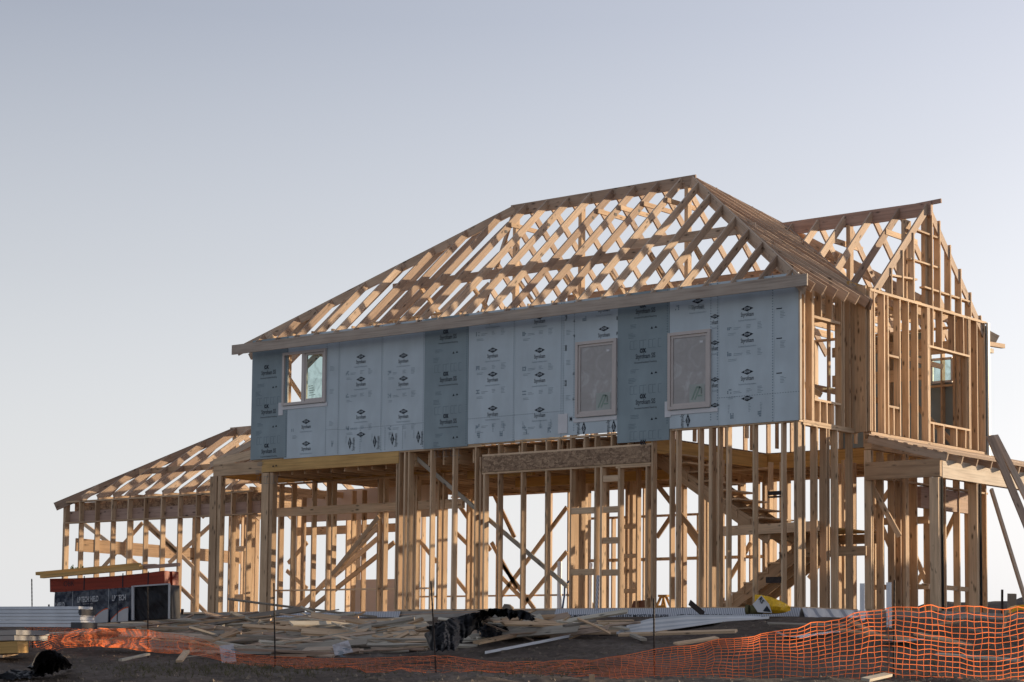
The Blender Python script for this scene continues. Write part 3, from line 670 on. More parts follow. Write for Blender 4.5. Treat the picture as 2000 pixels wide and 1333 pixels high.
# --- foam board front with its printing
def fx_(px, py): x, z = atx(px, py, -.03); return x, z
YP = -.027
def front_panel(name, x0, x1, z0, z1, mats, hole=None, thick=.025, deco=None):
    mb = MB()
    rects = [(x0, x1, z0, z1)]
    if hole:
        a, b, c, d = hole
        rects = [(x0, a, z0, z1), (b, x1, z0, z1), (a, b, z0, c), (a, b, d, z1)]
    for (p, q, r, s_) in rects:
        if q-p > .005 and s_-r > .005: mb.box((p, -thick, r), (q, 0, s_))
    if deco: deco(mb, -thick-.002)
    o = build(name, mb, mats, H)
    return o
RX, UZ = (1, 0, 0), (0, 0, 1)
def dow(mb, px, py, y, s=1, rot=0, clip=None):
    x, z = fx_(px, py); w, h = .135*s, .055*s
    pts = [(x-w, 0), (x, -h), (x+w, 0), (x, h)] if not rot else [(x-h, 0), (x, -w), (x+h, 0), (x, w)]
    mb.poly([(a, y, z+b) for a, b in pts], 1)
    put_text(mb, 'DOW', (x, y-.0012, z), RX, UZ, width=.13*s, height=.062*s, mi=0, bold=.02, cond=.9, rot=pi/2*rot)
def sty(mb, px, py, y, txt='Styrofoam', wd=.28, ht=.115, sub='Residential Sheathing Insulation', swd=.38, rot=0):
    x, z = fx_(px, py)
    put_text(mb, txt, (x, y, z), RX, UZ, width=wd, height=ht, rot=pi/2*rot)
    if not rot: put_text(mb, sub, (x, y, z-.105), RX, UZ, width=swd, height=.042, mi=2, bold=.0)
def fine(mb, x, z, y, n=4, w=.16):
    for i in range(n):
        a = random.uniform(.5, 1)*w; mb.poly([(x, y, z-i*.028), (x+a, y, z-i*.028), (x+a, y, z-i*.028+.008), (x, y, z-i*.028+.008)], 2)
def blk(mb, x, z, y, w=.07, h=.07, mi=2):
    for i in range(3):
        for j in range(3):
            if random.random() < .7: mb.poly([(x+i*w/3, y, z+j*h/3), (x+(i+.8)*w/3, y, z+j*h/3), (x+(i+.8)*w/3, y, z+(j+.8)*h/3), (x+i*w/3, y, z+(j+.8)*h/3)], mi)
def ticks(mb, x, z0, z1, y, mi=2):
    z = z0
    while z < z1: mb.poly([(x-.012, y, z), (x+.012, y, z), (x+.012, y, z+.02), (x-.012, y, z+.02)], mi); z += .05
def hticks(mb, x0, x1, z, y):
    x = x0
    while x < x1: mb.poly([(x, y, z), (x+.03, y, z), (x+.03, y, z+.012), (x, y, z+.012)], 2); x += .055
ZT = 6.19
def sis(mb, cx, oxs, y):
    for py in oxs:
        x, z = fx_(cx, py)
        put_text(mb, 'ox', (x-.04, y, z), RX, UZ, width=.15, height=.17, mi=1, bold=.035, cond=1)
        if fx_(cx, py+12)[1]-.12 > (3.3 if cx > 1000 else 3.5):
            x2, z2 = fx_(cx+2, py+12.3)
            put_text(mb, 'ENGINEERED', (x2-.06, y, z2+.09), RX, UZ, width=.16, height=.03, mi=2, bold=0)
            put_text(mb, 'Styrofoam SIS', (x2, y, z2), RX, UZ, width=.46, height=.135, mi=1, bold=.012)
            put_text(mb, 'Structural Insulated Sheathing', (x2, y, z2-.115), RX, UZ, width=.52, height=.046, mi=1, bold=.004)
            fine(mb, x2-.35, z2-.25, y, 3, .22); fine(mb, x2-.4, z2-.42, y, 4, .2)
            mb.poly([(x2+.12, y, z2-.36), (x2+.18, y, z2-.36), (x2+.15, y, z2-.31)], 1); mb.poly([(x2+.21, y, z2-.35), (x2+.28, y, z2-.35), (x2+.245, y, z2-.31)], 1)
            for k, xx in enumerate((-.36, -.27, -.13, -.05, .08, .17, .3)):
                mb.board((x2+xx, y, z2-.72), (x2+xx+.07, y, z2-.72), .001, .006, mi=2); mb.board((x2+xx, y, z2-.56), (x2+xx+.07, y, z2-.56), .001, .006, mi=2)
                mb.board((x2+xx, y, z2-.72), (x2+xx, y, z2-.56), .001, .006, (1, 0, 0), mi=2)
XS = [-.01, 1.13, 2.72, 3.98, 5.17, 6.37, 7.6, 8.81, 10.16, 11.36, 12.49, 13.69, 14.21]
FM = ['foam', 'ink', 'ink_faint']; DM = ['foam_dark', 'ink', 'ink_faint_dark']
ox1 = front_panel('sheathing_panel', -.01, 1.128, 3.49, ZT, DM, thick=.032, deco=lambda mb, y: (sis(mb, 523, (716, 792.5, 869.5), y), ticks(mb, 1.10, 3.5, 6.2, y))); ox1['label'] = 'slate blue panel at the left end'
def d2(mb, y):
    for py in (823.7, 866.8): dow(mb, 597.6, py, y); sty(mb, 597.6, py+10.2, y)
    ticks(mb, 2.32, 3.5, 6.1, y); ticks(mb, 2.69, 3.5, 6.1, y); hticks(mb, 2.34, 2.7, 4.02, y)
    for z in (5.4, 4.9, 4.2): fine(mb, 2.42, z, y, 4, .14)
    for z in (4.05,): fine(mb, 1.3, z-.1, y, 3, .2); blk(mb, 1.27, 4.05, y)
    blk(mb, 1.3, 5.95, y, mi=1); blk(mb, 1.85, 5.95, y, mi=1)
    blk(mb, 2.5, 3.65, y, .06, .14)
front_panel('sheathing_panel', 1.132, 2.718, 3.46, ZT, FM, hole=(1.04, 2.27, 4.66, 5.80), deco=d2)
def deco_std(cx, dows, stys, x0, x1, seam=True, rots=(), rtxt=7, band=4.0):
    def f(mb, y):
        for py in dows: dow(mb, cx, py, y)
        for py in stys:
            sty(mb, cx, py, y); x, z = fx_(cx, py)
            fine(mb, x-.30, z-.23, y, 2, .2); fine(mb, x-.02, z-.2, y, 3, .12); fine(mb, x+.22, z-.17, y, 5, .13); fine(mb, x-.42, z-.33, y, 2, .2); blk(mb, x-.44, z-.26, y, .1, .09)
        if seam: ticks(mb, x1-.03, 3.5, 6.2, y); hticks(mb, x0, x1, band, y)
        for px, py in rots:
            dow(mb, px, py, y, rot=1); sty(mb, px+rtxt, py+2, y, rot=1)
            ticks(mb, fx_(px+20, py)[0], 3.5, 3.98, y)
        for xx in (x0+.2, x0+.65, x1-.3): fine(mb, xx, 3.85, y, 6, .05)
        if not rots:
            for xx in (x0+.25, x0+.85): blk(mb, xx, 3.6, y, .08, .11, mi=1 if False else 2)
    return f
front_panel('sheathing_panel', 2.722, 3.978, 3.455, ZT, FM, deco=deco_std(704.7, (697, 741, 805, 849), (707, 751, 815), 2.72, 3.98, rots=((683, 866), (731.6, 863))))
front_panel('sheathing_panel', 3.982, 5.168, 3.455, ZT, FM, deco=deco_std(787.7, (695, 739.7, 804), (705.7, 750.6, 814), 3.98, 5.17, rots=((766, 858), (816.7, 854))))
o = front_panel('sheathing_panel', 5.172, 6.368, 3.45, ZT, DM, thick=.032, deco=lambda mb, y: (sis(mb, 873.6, (646.6, 729, 811.7), y), ticks(mb, 6.33, 3.5, 6.2, y))); o['label'] = 'slate blue panel left of the middle'
front_panel('sheathing_panel', 6.372, 7.598, 3.485, ZT, FM, deco=deco_std(962, (684.4, 731.3, 797.9), (629, 695.6, 742.4, 809.6), 6.37, 7.6))
front_panel('sheathing_panel', 7.602, 8.808, 3.5, ZT, FM, deco=deco_std(1053.8, (619, 684.6, 731.9, 800.6), (628, 696.6, 743.9, 811.7), 7.6, 8.81))
def d8(mb, y):
    for py in (642.3,): dow(mb, 1179.5, py, y)
    for py in (605.6, 654.8): sty(mb, 1179.5, py, y)
    for px, py in ((1140, 837), (1198.5, 833.6)): dow(mb, px, py, y, rot=1); sty(mb, px-10, py, y, rot=-1)
    ticks(mb, 9.1, 3.6, 6.2, y); ticks(mb, 8.84, 3.6, 6.2, y)
    for z in (5.6, 5.0, 4.3): fine(mb, 8.9, z, y, 4, .13); blk(mb, 8.87, z+.2, y, .05, .12, 1)
    for z in (5.75, 5.45, 4.7, 4.2): blk(mb, 9.07, z, y, .05, .05, 1)
    for z in (5.7, 5.4, 4.8, 4.5, 4.1): blk(mb, 10.125, z, y, .035, .07, 1)
    put_text(mb, 'M', (9.03, y, 3.83), RX, UZ, height=.13, mi=1, bold=.03)
    put_text(mb, 'A', (10.14, y, 3.95), RX, UZ, height=.13, mi=1, bold=.03)
    blk(mb, 9.3, 5.75, y, .1, .1)
front_panel('sheathing_panel', 8.812, 10.158, 3.515, ZT, FM, hole=(9.21, 10.10, 3.88, 5.31), deco=d8)
o = front_panel('sheathing_panel', 10.162, 11.372, 3.29, ZT, DM, thick=.034, deco=lambda mb, y: (sis(mb, 1259, (595.5, 683.6, 772.9, 862.9), y), ticks(mb, 11.33, 3.6, 6.2, y))); o['label'] = 'slate blue panel hanging lower than the rest'
def d10(mb, y):
    dow(mb, 1362.8, 588, y); sty(mb, 1362.8, 600, y)
    dow(mb, 1343.3, 822, y, rot=1); sty(mb, 1333, 822, y, rot=-1)
    for py in (618.5, 669.7, 741.7, 792): dow(mb, 1396, py, y, s=.8)
    for py in (630, 681, 753): sty(mb, 1396, py, y, txt='ofoam', wd=.14, sub='Sheathing', swd=.14)
    ticks(mb, 12.31, 3.6, 6.2, y); ticks(mb, 12.46, 3.6, 6.2, y); blk(mb, 11.5, 5.75, y, .1, .1); fine(mb, 11.8, 5.8, y, 3); fine(mb, 12.05, 5.8, y, 4)
front_panel('sheathing_panel', 11.376, 12.488, 3.495, ZT, FM, hole=(11.41, 12.27, 3.88, 5.29), deco=d10)
front_panel('sheathing_panel', 12.492, 13.688, 3.49, ZT, FM, deco=deco_std(1459.3, (603, 653.4, 726.6, 778.5), (614.4, 665.4, 739.3), 12.49, 13.69))
front_panel('sheathing_panel', 13.692, 14.205, 3.485, ZT, FM, deco=lambda mb, y: (hticks(mb, 13.7, 14.2, 4.0, y), [fine(mb, 13.82, z, y, 5, .13) for z in (5.5, 4.95, 4.3)], [mb.poly([(13.74, y, z), (13.86, y, z), (13.86, y, z+.02), (13.74, y, z+.02)], 1) for z in (5.55, 5.0, 4.36)]))

# --- front windows
def window(x0, x1, z0, z1, film=True, slider=False):
    t = .06; y0 = -.075
    mb = MB()
    yc = -.04
    mb.board((x0, yc, z0-.02), (x0, yc, z1+.02), .075, t, (1, 0, 0)).board((x1, yc, z0-.02), (x1, yc, z1+.02), .075, t, (1, 0, 0))
    mb.board((x0+t/2, yc, z0+.01), (x1-t/2, yc, z0+.01), .073, t).board((x0+t/2, yc, z1-.01), (x1-t/2, yc, z1-.01), .073, t)
    xm = (x0+x1)/2
    if slider: mb.board((xm-.02, yc+.004, z0+.02), (xm-.02, yc+.004, z1-.02), .06, .09, (1, 0, 0))
    win = build('window', mb, 'vinyl', H)
    fr = MB(); a = (xm+.03) if slider else x0+.035; b = x1-.035; c, d = z0+.045, z1-.045; s = .045
    yy = -.03
    fr.board((a+s/2, yy, c), (a+s/2, yy, d), .045, s, (1, 0, 0)).board((b-s/2, yy, c), (b-s/2, yy, d), .045, s, (1, 0, 0)).board((a+s, yy, c+s/2), (b-s, yy, c+s/2), .043, s).board((a+s, yy, d-s/2), (b-s, yy, d-s/2), .043, s)
    build('sash', fr, 'vinyl', win)
    build('pane', MB().box((a+s, -.035, c+s), (b-s, -.031, d-s)), 'film' if film else 'glass', win)
    if film:
        k = MB(); cx = xm+.17; cz = z0+.26
        k.box((cx-.17, -.039, cz-.17), (cx+.17, -.0365, cz+.17), 0)
        for (p, q) in (((-.12, -.12), (.0, .12)), ((-.05, -.12), (.07, .12)), ((.02, -.05), (.12, -.05)), ((.0, .12), (.1, .1)), ((.1, .1), (.1, -.02))):
            k.board((cx+p[0], -.041, cz+p[1]), (cx+q[0], -.041, cz+q[1]), .002, .032, mi=1)
        build('sticker', k, ['cyan', 'green'], win)
        build('sticker', MB().box((x1-.22, -.04, z1-.22), (x1-.15, -.0365, z1-.18)), 'tape', win)
    else:
        build('sticker', MB().box((xm+.33, -.04, z1-.2), (xm+.38, -.0365, z1-.17)), 'ink', win)
        k = MB()
        for i in range(5): k.board((xm+.13+.03*random.random(), -.039, z0+.16+i*.05), (xm+.26+.1*random.random(), -.039, z0+.17+i*.05), .001, .012)
        build('sticker', k, 'green', win)
    return win
w1 = window(1.02, 2.29, 4.66, 5.80, film=False, slider=True); w1['label'] = 'half open sliding window at the left end'
window(9.19, 10.12, 3.87, 5.32)['label'] = 'film covered window left of the low slate panel'
w3 = window(11.39, 12.29, 3.87, 5.30); w3['label'] = 'film covered window right of the low slate panel'
for x0, x1, z in ((.86, 2.36, 4.60), (9.1, 10.15, 3.80), (11.28, 12.47, 3.80)):
    build('flashing_strip', MB().box((x0, -.04, z-.045), (x1, -.028, z+.03)), 'tape', H)
build('flashing_strip', MB().box((.86, -.041, 4.44), (1.0, -.034, 4.72)), 'tape', H)
build('flashing_strip', MB().box((11.28, -.044, 3.72), (11.42, -.036, 4.02)), 'tape', H)
build('flashing_strip', MB().box((8.72, -.04, 3.56), (8.95, -.028, 3.95)), 'tape', H)
build('sheathing_edge', MB().board((14.222, .01, 3.49), (14.222, .01, Z3), .03, .07, (0, 1, 0)), 'beam', H)

# --- flashing on the slab edge
def flashing(name, a, b, lab, txt=True):
    a, b = V(a), V(b); d = (b-a).normalized(); n = V((d.y, -d.x, 0)); mb = MB(); segs = 24; L = (b-a).length
    for i in range(segs):
        p = a+d*(L*i/segs); q = a+d*(L*(i+1)/segs); wv = .012*sin(i*1.7); wv2 = .012*sin((i+1)*1.7)
        mb.addmesh([p+n*wv, q+n*wv2, q+n*(wv2+.05)+V((0, 0, -.11)), p+n*(wv+.05)+V((0, 0, -.11))], [(0, 1, 2, 3)], 0)
        mb.addmesh([p+n*(wv+.05)+V((0, 0, -.11)), q+n*(wv2+.05)+V((0, 0, -.11)), q+n*(wv2+.09)+V((0, 0, -.26)), p+n*(wv+.09)+V((0, 0, -.26))], [(0, 1, 2, 3)], 0)
    if txt:
        x = .7
        while x < L-.8:
            c = a+d*x+n*.086+V((0, 0, -.15)); put_text(mb, 'UTILITY MOISTURE FLASH', c, d, V((0, 0, 1)), width=1.2, height=.085, mi=1, bold=.02); x += 1.42
    return build(name, mb, ['flash', 'ink'], H)
flashing('slab_flashing', (8.7, -.03, .11), (14.25, -.03, .10), '')
flashing('slab_flashing', (14.25, .0, .10), (14.55, 2.6, .08), '', False)
flashing('slab_flashing', (.8, -.03, .07), (4.6, -.03, .08), '', False)

# ------------------------------------------------------------------ leaning boards on the right
tag(build('leaning_board', MB().board(atd(1933, 852, 37.4), atd(2045, 1125, 35.9), .04, .14, (1, 1, 0), bow=.01), 'rafter'), 'long pale board leaning on the side porch beam, left of a pair', 'board', 'long boards leaning on the side porch')
tag(build('leaning_board', MB().board(atd(1943, 851, 37.6), atd(2050, 1065, 36.1), .04, .12, (1, 1, 0), bow=.01), 'rafter'), 'long pale board leaning on the side porch beam, right of a pair', 'board', 'long boards leaning on the side porch')
tag(build('prop_board', MB().board(atd(1936, 956, 38.4), atd(2018, 1222, 37.2), .09, .05, (1, 1, 0)), 'rafter'), 'thin slanting prop under the side porch beam', 'board')

# ------------------------------------------------------------------ stakes and netting
TL = [(-60, 38), (62, 36.7), (289, 33), (537, 28.5), (847, 26), (1277, 25), (1745, 25), (2100, 24.3)]
def interp(tb, x):
    for (a, va), (b, vb) in zip(tb, tb[1:]):
        if x <= b: return va+(vb-va)*max(0, (x-a))/(b-a)
    return tb[-1][1]
stake_lab = {62: 'rusty steel stake at the left end of the orange netting', 289: 'rusty steel stake in front of the wrapped bundle', 537: 'rusty steel stake in front of the timber porch, left of the scrap heap middle',
             847: 'rusty steel stake in front of the crumpled black plastic on the scrap heap', 1277: 'rusty steel stake in front of the white siding bundle', 1745: 'rusty steel stake holding up the tall right netting', }
for (xb, yb, xt, yt) in ((64, 1268, 62, 1131), (290, 1291, 288, 1146), (538, 1306, 535, 1139), (853, 1320, 842, 1135), (1278, 1300, 1277, 1169), (1745, 1345, 1747, 1133)):
    t = interp(TL, xb)+.06; a = atd(xb, yb, t); b = atd(xt, yt, t); a.z -= .12; n = 40
    pts = [a.lerp(b, i/n) for i in range(n+1)]; rs = [.0125 if i % 2 else .0098 for i in range(n+1)]
    key = min(stake_lab, key=lambda q: abs(q-xb))
    tag(build('steel_stake', MB().tube(pts, rs, 8), 'steel'), stake_lab[key], 'stake', 'steel stakes of the netting fence')

TOP = [(52, 1226), (75, 1220), (130, 1219), (185, 1227), (289, 1231), (350, 1241), (400, 1252), (440, 1268), (500, 1280), (560, 1284), (700, 1287), (800, 1283), (845, 1278), (900, 1286), (1000, 1294), (1100, 1291), (1170, 1287), (1280, 1269), (1340, 1262), (1400, 1252), (1450, 1246), (1525, 1233), (1580, 1220), (1650, 1203), (1700, 1194), (1745, 1186), (1850, 1187), (2100, 1188)]
BOT = [(52, 1290), (75, 1285), (130, 1264), (185, 1262), (289, 1272), (350, 1277), (400, 1283), (440, 1296), (500, 1302), (560, 1306), (700, 1315), (800, 1322), (900, 1328), (1000, 1330), (1100, 1328), (1170, 1326), (1280, 1327), (1340, 1330), (1400, 1336), (1480, 1343), (1560, 1346), (1745, 1347), (2100, 1350)]
def netting():
    rows = 16; cols = []; px = 52.0
    while px < 2080: cols.append(px); px += .088/interp(TL, px)*FPX*.985*(1 if px > 560 else .8)
    def pt(i, j):
        x = cols[i]; v = j/rows; sl = max(0, min(1, (1500-x)/400)); sl = sl if x < 1500 else 0
        yt, yb = interp(TOP, x), interp(BOT, x)
        # sag, folds and slack
        v0 = v; v = v**(1+.35*noise.noise(V((x*.006, 1, 1)))) if x > 1150 else v
        nx = noise.noise(V((x*.012, v*1.6, 4.0))); ny = noise.noise(V((x*.015, v*2.1, 8.0))); nn = noise.noise(V((x*.03, v*5, 2.0)))
        vv = v+.11*sl*ny+.05*(1-sl)*ny+.03*noise.noise(V((x*.035, v*4, 12)))
        crum = 1 if 430 < x < 1160 else 0
        vv += crum*.10*noise.noise(V((x*.09, v*9, 1)))
        y = yt+(yb-yt)*max(-.02, min(1.02, vv))
        if x > 1380: y += 5*noise.noise(V((x*.009, v*1.2, 6)))*(1-v)-9*sin(pi*v)*math.exp(-((x-1560)/170)**2)+7*sin(pi*v)*math.exp(-((x-1850)/140)**2)
        xx = x+(8*nx+6*nn)*(.6+.8*sl)+crum*5*noise.noise(V((x*.11, v*7, 5)))
        t = interp(TL, x)+(.18+.25*sl)*nx+.05*nn+crum*.08*noise.noise(V((x*.1, v*8, 9)))-.25*v*sl
        p = atd(xx, y, t); p.z = max(p.z, gz(p.x, p.y)+.012) if 430 < x < 1300 else max(p.z, gz(p.x, p.y)-.02)
        return p
    G = [[pt(i, j) for j in range(rows+1)] for i in range(len(cols))]; mb = MB()
    def strip(p, q, up, w, th=.0025):
        d = (q-p); L = d.length
        if L < 1e-4 or L > .5: return
        d /= L; s_ = up-d*up.dot(d)
        if s_.length < 1e-4: return
        s_.normalize(); n = d.cross(s_)*th; s_ = s_*w/2
        mb.addmesh([p-s_, p+s_, q+s_, q-s_], [(0, 1, 2, 3)], 0)
    for i in range(len(cols)):
        x = cols[i]; wf = .42 if 440 < x < 1150 else min(1, max(.42, .42+.58*abs(x-(440 if x < 800 else 1150))/180))
        for j in range(rows+1):
            if i+1 < len(cols): strip(G[i][j], G[i+1][j], V((0, 0, 1)), .0078*wf if 0 < j < rows else .011*wf)
            if j < rows: strip(G[i][j], G[i][j+1], CR, .0072*wf)
    tag(build('netting_fence', mb, 'net'), 'sagging orange plastic netting fence strung along the dirt in front of the house', 'fence')
netting()

# ------------------------------------------------------------------ lumber stacks on the left
# long stack seen at a slant: from (322,y) near to (98,y) far
A_, B_ = atd(322, 1142, 36.9), atd(98, 1157, 37.9); LR = (B_-A_).length; dl = (B_-A_).normalized(); nl = V((dl.y, -dl.x, 0)).normalized()
if nl.dot(CP-A_) < 0: nl = -nl
UZv = V((0, 0, 1)); q = -dl
sr = None
for i in range(4):
    o = -nl*(.045+.13*i)
    for k in range(1 if i else 2):
        pass
    mbr = MB().board(A_+o+UZv*.125+dl*(.03*(i % 2)), A_+dl*(LR+.02*i)+o+UZv*.125, .12, .25, bow=-.035)
    if sr is None: sr = build('red_beam_stack', mbr, 'red')
    else: build('beam', mbr, 'red', sr)
tag(sr, 'bound stack of dark red sealed beams lying on the wrapped bundle', 'beam stack')
mk = MB(); put_text(mk, 'OBK', A_+dl*(LR*.83)+nl*.018+UZv*.13, q, UZv, width=.24, height=.15, bold=-.005, mi=0); build('chalk_writing', mk, 'ink', sr)
for s_ in (.35, .9, 1.75): build('strap', MB().board(A_+dl*s_+nl*.018, A_+dl*s_+nl*.018+UZv*.255, .004, .022, dl), 'ink', sr)
def tb(px0, py0, px1, py1, t0, t1, w, h, mat, lab, bow=0):
    return tag(build('timber_board', MB().board(atd(px0, py0, t0), atd(px1, py1, t1), w, h, bow=bow), mat), lab, 'board')
tb(276, 1109, 82, 1126, 37.0, 37.9, .12, .075, 'lvl', 'long yellow laminated beam lying along the front edge of the red beams')
tb(273, 1103, 73, 1121, 37.3, 38.1, .12, .06, 'lvl', 'yellow beam just behind the front yellow one on the red stack')
tb(350, 1103, 262, 1110, 36.9, 37.2, .10, .06, 'pink', 'pinkish board on the red beams, sticking out past their right end')
tb(305, 1104, 215, 1107, 37.5, 37.7, .10, .04, 'rafter', 'tan board lying on top of the yellow beams')
tb(341, 1204, 335, 1118, 37.3, 37.4, .03, .03, 'grey', 'grey green board standing against the right end of the wrapped bundle')
C_ = atd(334, 1208, 36.7); C2 = atd(106, 1217, 37.7); Lw = (C2-C_).length; Hw = .605
wbm = MB()
def wrapface(s0, s1, mi):
    vs = []; fs = []; n = 40; m = 22
    for i in range(n+1):
        s_ = s0+(s1-s0)*i/n
        for j in range(m+1):
            z = Hw*j/m; k = .022*noise.noise(V((s_*4, z*5, mi)))
            if mi == 1: k += .028*noise.noise(V((s_*9-z*5, z*3.5+s_*4, 7)))+.014*noise.noise(V((s_*22-z*12, z*8, 3)))
            else: k += .016*noise.noise(V((s_*13+z*5, z*6, 3)))+.007*noise.noise(V((s_*30, z*11, 3)))
            vs.append(C_+dl*s_+nl*(.03+k)+UZv*z)
    for i in range(n):
        for j in range(m): a = i*(m+1)+j; fs.append((a, a+1, a+m+2, a+m+1))
    wbm.addmesh(vs, fs, mi)
SP = .76
wrapface(SP+.02, Lw, 0); wrapface(0, SP, 1)
wbm.board(C_-nl*.14+UZv*.30, C_+dl*Lw-nl*.14+UZv*.30, .28, .60, mi=2)
wb = build('wrapped_bundle', wbm, ['navy', 'blackp', 'cap'])
tag(wb, 'bundle of panels in navy printed wrap with glossy black plastic over its right part', 'wrapped bundle')
mk = MB()
def onw(s_, z): return C_+dl*s_+nl*.078+UZv*z
def pxs(px): return Lw*(334-px)/(334-106)
put_text(mk, 'LP TECHSHIELD', onw(pxs(176), .43), q, UZv, width=.46, height=.14, mi=0, bold=.03)
put_text(mk, 'RADIANT BARRIER', onw(pxs(176), .35), q, UZv, width=.22, height=.03, mi=0, bold=0)
put_text(mk, 'LP TECH', onw(pxs(237), .42), q, UZv, width=.30, height=.14, mi=0, bold=.03)
put_text(mk, 'SHIELD', onw(pxs(120), .36), q, UZv, width=.22, height=.12, mi=0, bold=.03)
for p0, p1 in ((183, 216), (222, 256)):
    s0, s1 = pxs(p0), pxs(p1); c = [onw(s0+(s1-s0)*i/8, .02+.21*sin(pi/2*i/8)) for i in range(9)]
    for i in range(8):
        mk.addmesh([c[i], c[i+1], c[i+1]+UZv*.022, c[i]+UZv*.022], [(0, 1, 2, 3)], 1)
        mk.addmesh([onw(s0+(s1-s0)*i/8, -.01), onw(s0+(s1-s0)*(i+1)/8, -.01), c[i+1], c[i]], [(0, 1, 2, 3)], 0)
for px in (146, 217): mk.addmesh([onw(pxs(px), .0), onw(pxs(px)+.008, 0), onw(pxs(px)+.008, Hw), onw(pxs(px), Hw)], [(0, 1, 2, 3)], 0)
build('printing', mk, ['printw', 'printo'], wb)
mk = MB().board(onw(SP, 0), onw(SP+.02, Hw+.02), .03, .05, dl).board(onw(-.01, -.01), onw(0, Hw+.02), .03, .03, dl).board(onw(0, Hw+.01), onw(SP, Hw+.01), .03, .025); build('edge_guard', mk, 'printw', wb)
for s_ in (pxs(235), pxs(180), pxs(113)): build('strap', MB().board(onw(s_, 0)+nl*.006, onw(s_, Hw)+nl*.006, .004, .016, dl), 'ink', wb)
gp = atd(152, 1115, 37.8); mbw = MB()
for i in range(30):
    a = random.uniform(0, 2*pi); L = random.uniform(.04, .12); p = gp+V((random.uniform(-.2, .2), 0, 0)); e = p+V((cos(a)*L*.7, 0, abs(sin(a))*L)); mbw.board(p, e, .006, .02)
tag(build('weed', mbw, 'weed'), 'small green weed showing above the yellow beams', 'plant')

# white siding stack far left
def siding_stack():
    a, b = atd(172, 1226, 33.2), atd(-60, 1232, 34.5); d = (b-a); d.z = 0; d.normalize(); n = V((d.y, -d.x, 0))
    if n.dot(CP-a) < 0: n = -n
    root = empty('siding_stack', a+d*2+V((0, 0, -.02)), 'stack of white siding planks with dark end caps at the left edge', 'siding stack')
    for i in range(6):
        off = random.uniform(-.01, .08); hh = .05
        build('plank', MB().board(a+d*off+V((0, 0, .03+i*.057)), a+d*6+V((0, 0, .03+i*.057)), .34, .050, bow=.0), 'siding', root)
    build('end_cap', MB().board(a+d*.05+V((0, 0, .245)), a-d*.005+V((0, 0, .245)), .345, .10).board(a+d*.2+V((0, 0, .03)), a-d*.03+V((0, 0, .03)), .38, .10), 'cap', root)
siding_stack()
def slabstack(name, lab, cat, a, b, w, h, mat, n=3):
    d = (b-a).normalized(); mb = MB()
    for i in range(n): mb.board(a+V((0, 0, h*(i+.5)/n))+d*random.uniform(-.04, .04), b+V((0, 0, h*(i+.5)/n)), w, h/n*.9)
    return tag(build(name, mb, mat), lab, cat)
slabstack('panel_stack', 'low stack of pale grey panels under the white siding at the left edge', 'panel stack', atd(60, 1252, 32.6), atd(-80, 1256, 33), 1.0, .17, 'panelg', 2)
slabstack('insulation_pack', 'yellow tan pack of boards lying at the left edge of the picture', 'board pack', atd(42, 1277, 31.6), atd(-80, 1282, 31.6), .7, .20, 'yellow' if False else 'lvl', 1)

# ------------------------------------------------------------------ scrap lumber heap
HT = [(185, 1228), (250, 1224), (330, 1212), (400, 1213), (480, 1205), (560, 1211), (640, 1213), (700, 1216), (760, 1214), (800, 1209), (860, 1202), (920, 1194), (980, 1193), (1040, 1197), (1100, 1212), (1180, 1222)]
HB = [(185, 1240), (250, 1246), (330, 1262), (400, 1272), (480, 1278), (560, 1285), (640, 1280), (740, 1273), (820, 1272), (900, 1262), (1000, 1250), (1100, 1245), (1180, 1240)]
ZL = [(445, 'left end of scrap heap'), (560, 'heap before the porch'), (680, 'heap behind white sheet'), (790, 'middle of scrap heap'), (890, 'heap beside black plastic'), (1010, 'heap around black plastic'), (2000, 'right end of scrap heap')]
def zone(px, py, mat, L, w_, h_, a):
    col = {'grey': 'grey', 'wood': 'yellowish', 'rafter': 'tan'}[mat]; ln = 'stubby' if L < .7 else 'short' if L < 1.5 else 'long' if L > 2.7 else 'medium'
    wd = 'wide' if w_ > .13 else 'flat' if h_ < .03 else 'upright' if h_ > .06 else 'narrow'
    od = 'lying level' if abs(a) < .12 else 'angled right' if .12 <= a < .6 else 'angled left' if -.6 < a <= -.12 else 'seen end on'
    z = [n for e, n in ZL if px < e][0]; q = (py-interp(HT, px))/(interp(HB, px)-interp(HT, px))
    fr = 'top' if q < .33 else 'middle' if q < .66 else 'front'
    return f'{ln} {wd} {col} board {od}, {fr} of {z}'.replace('of left', 'at left').replace('of right', 'at right').replace('of middle', 'at middle').replace('of scrap', 'of scrap')
HG = V((CR.x, CR.y, 0)).normalized(); FG = V((CF.x, CF.y, 0)).normalized()
UZU = V((0, 0, 1))
USED = set()
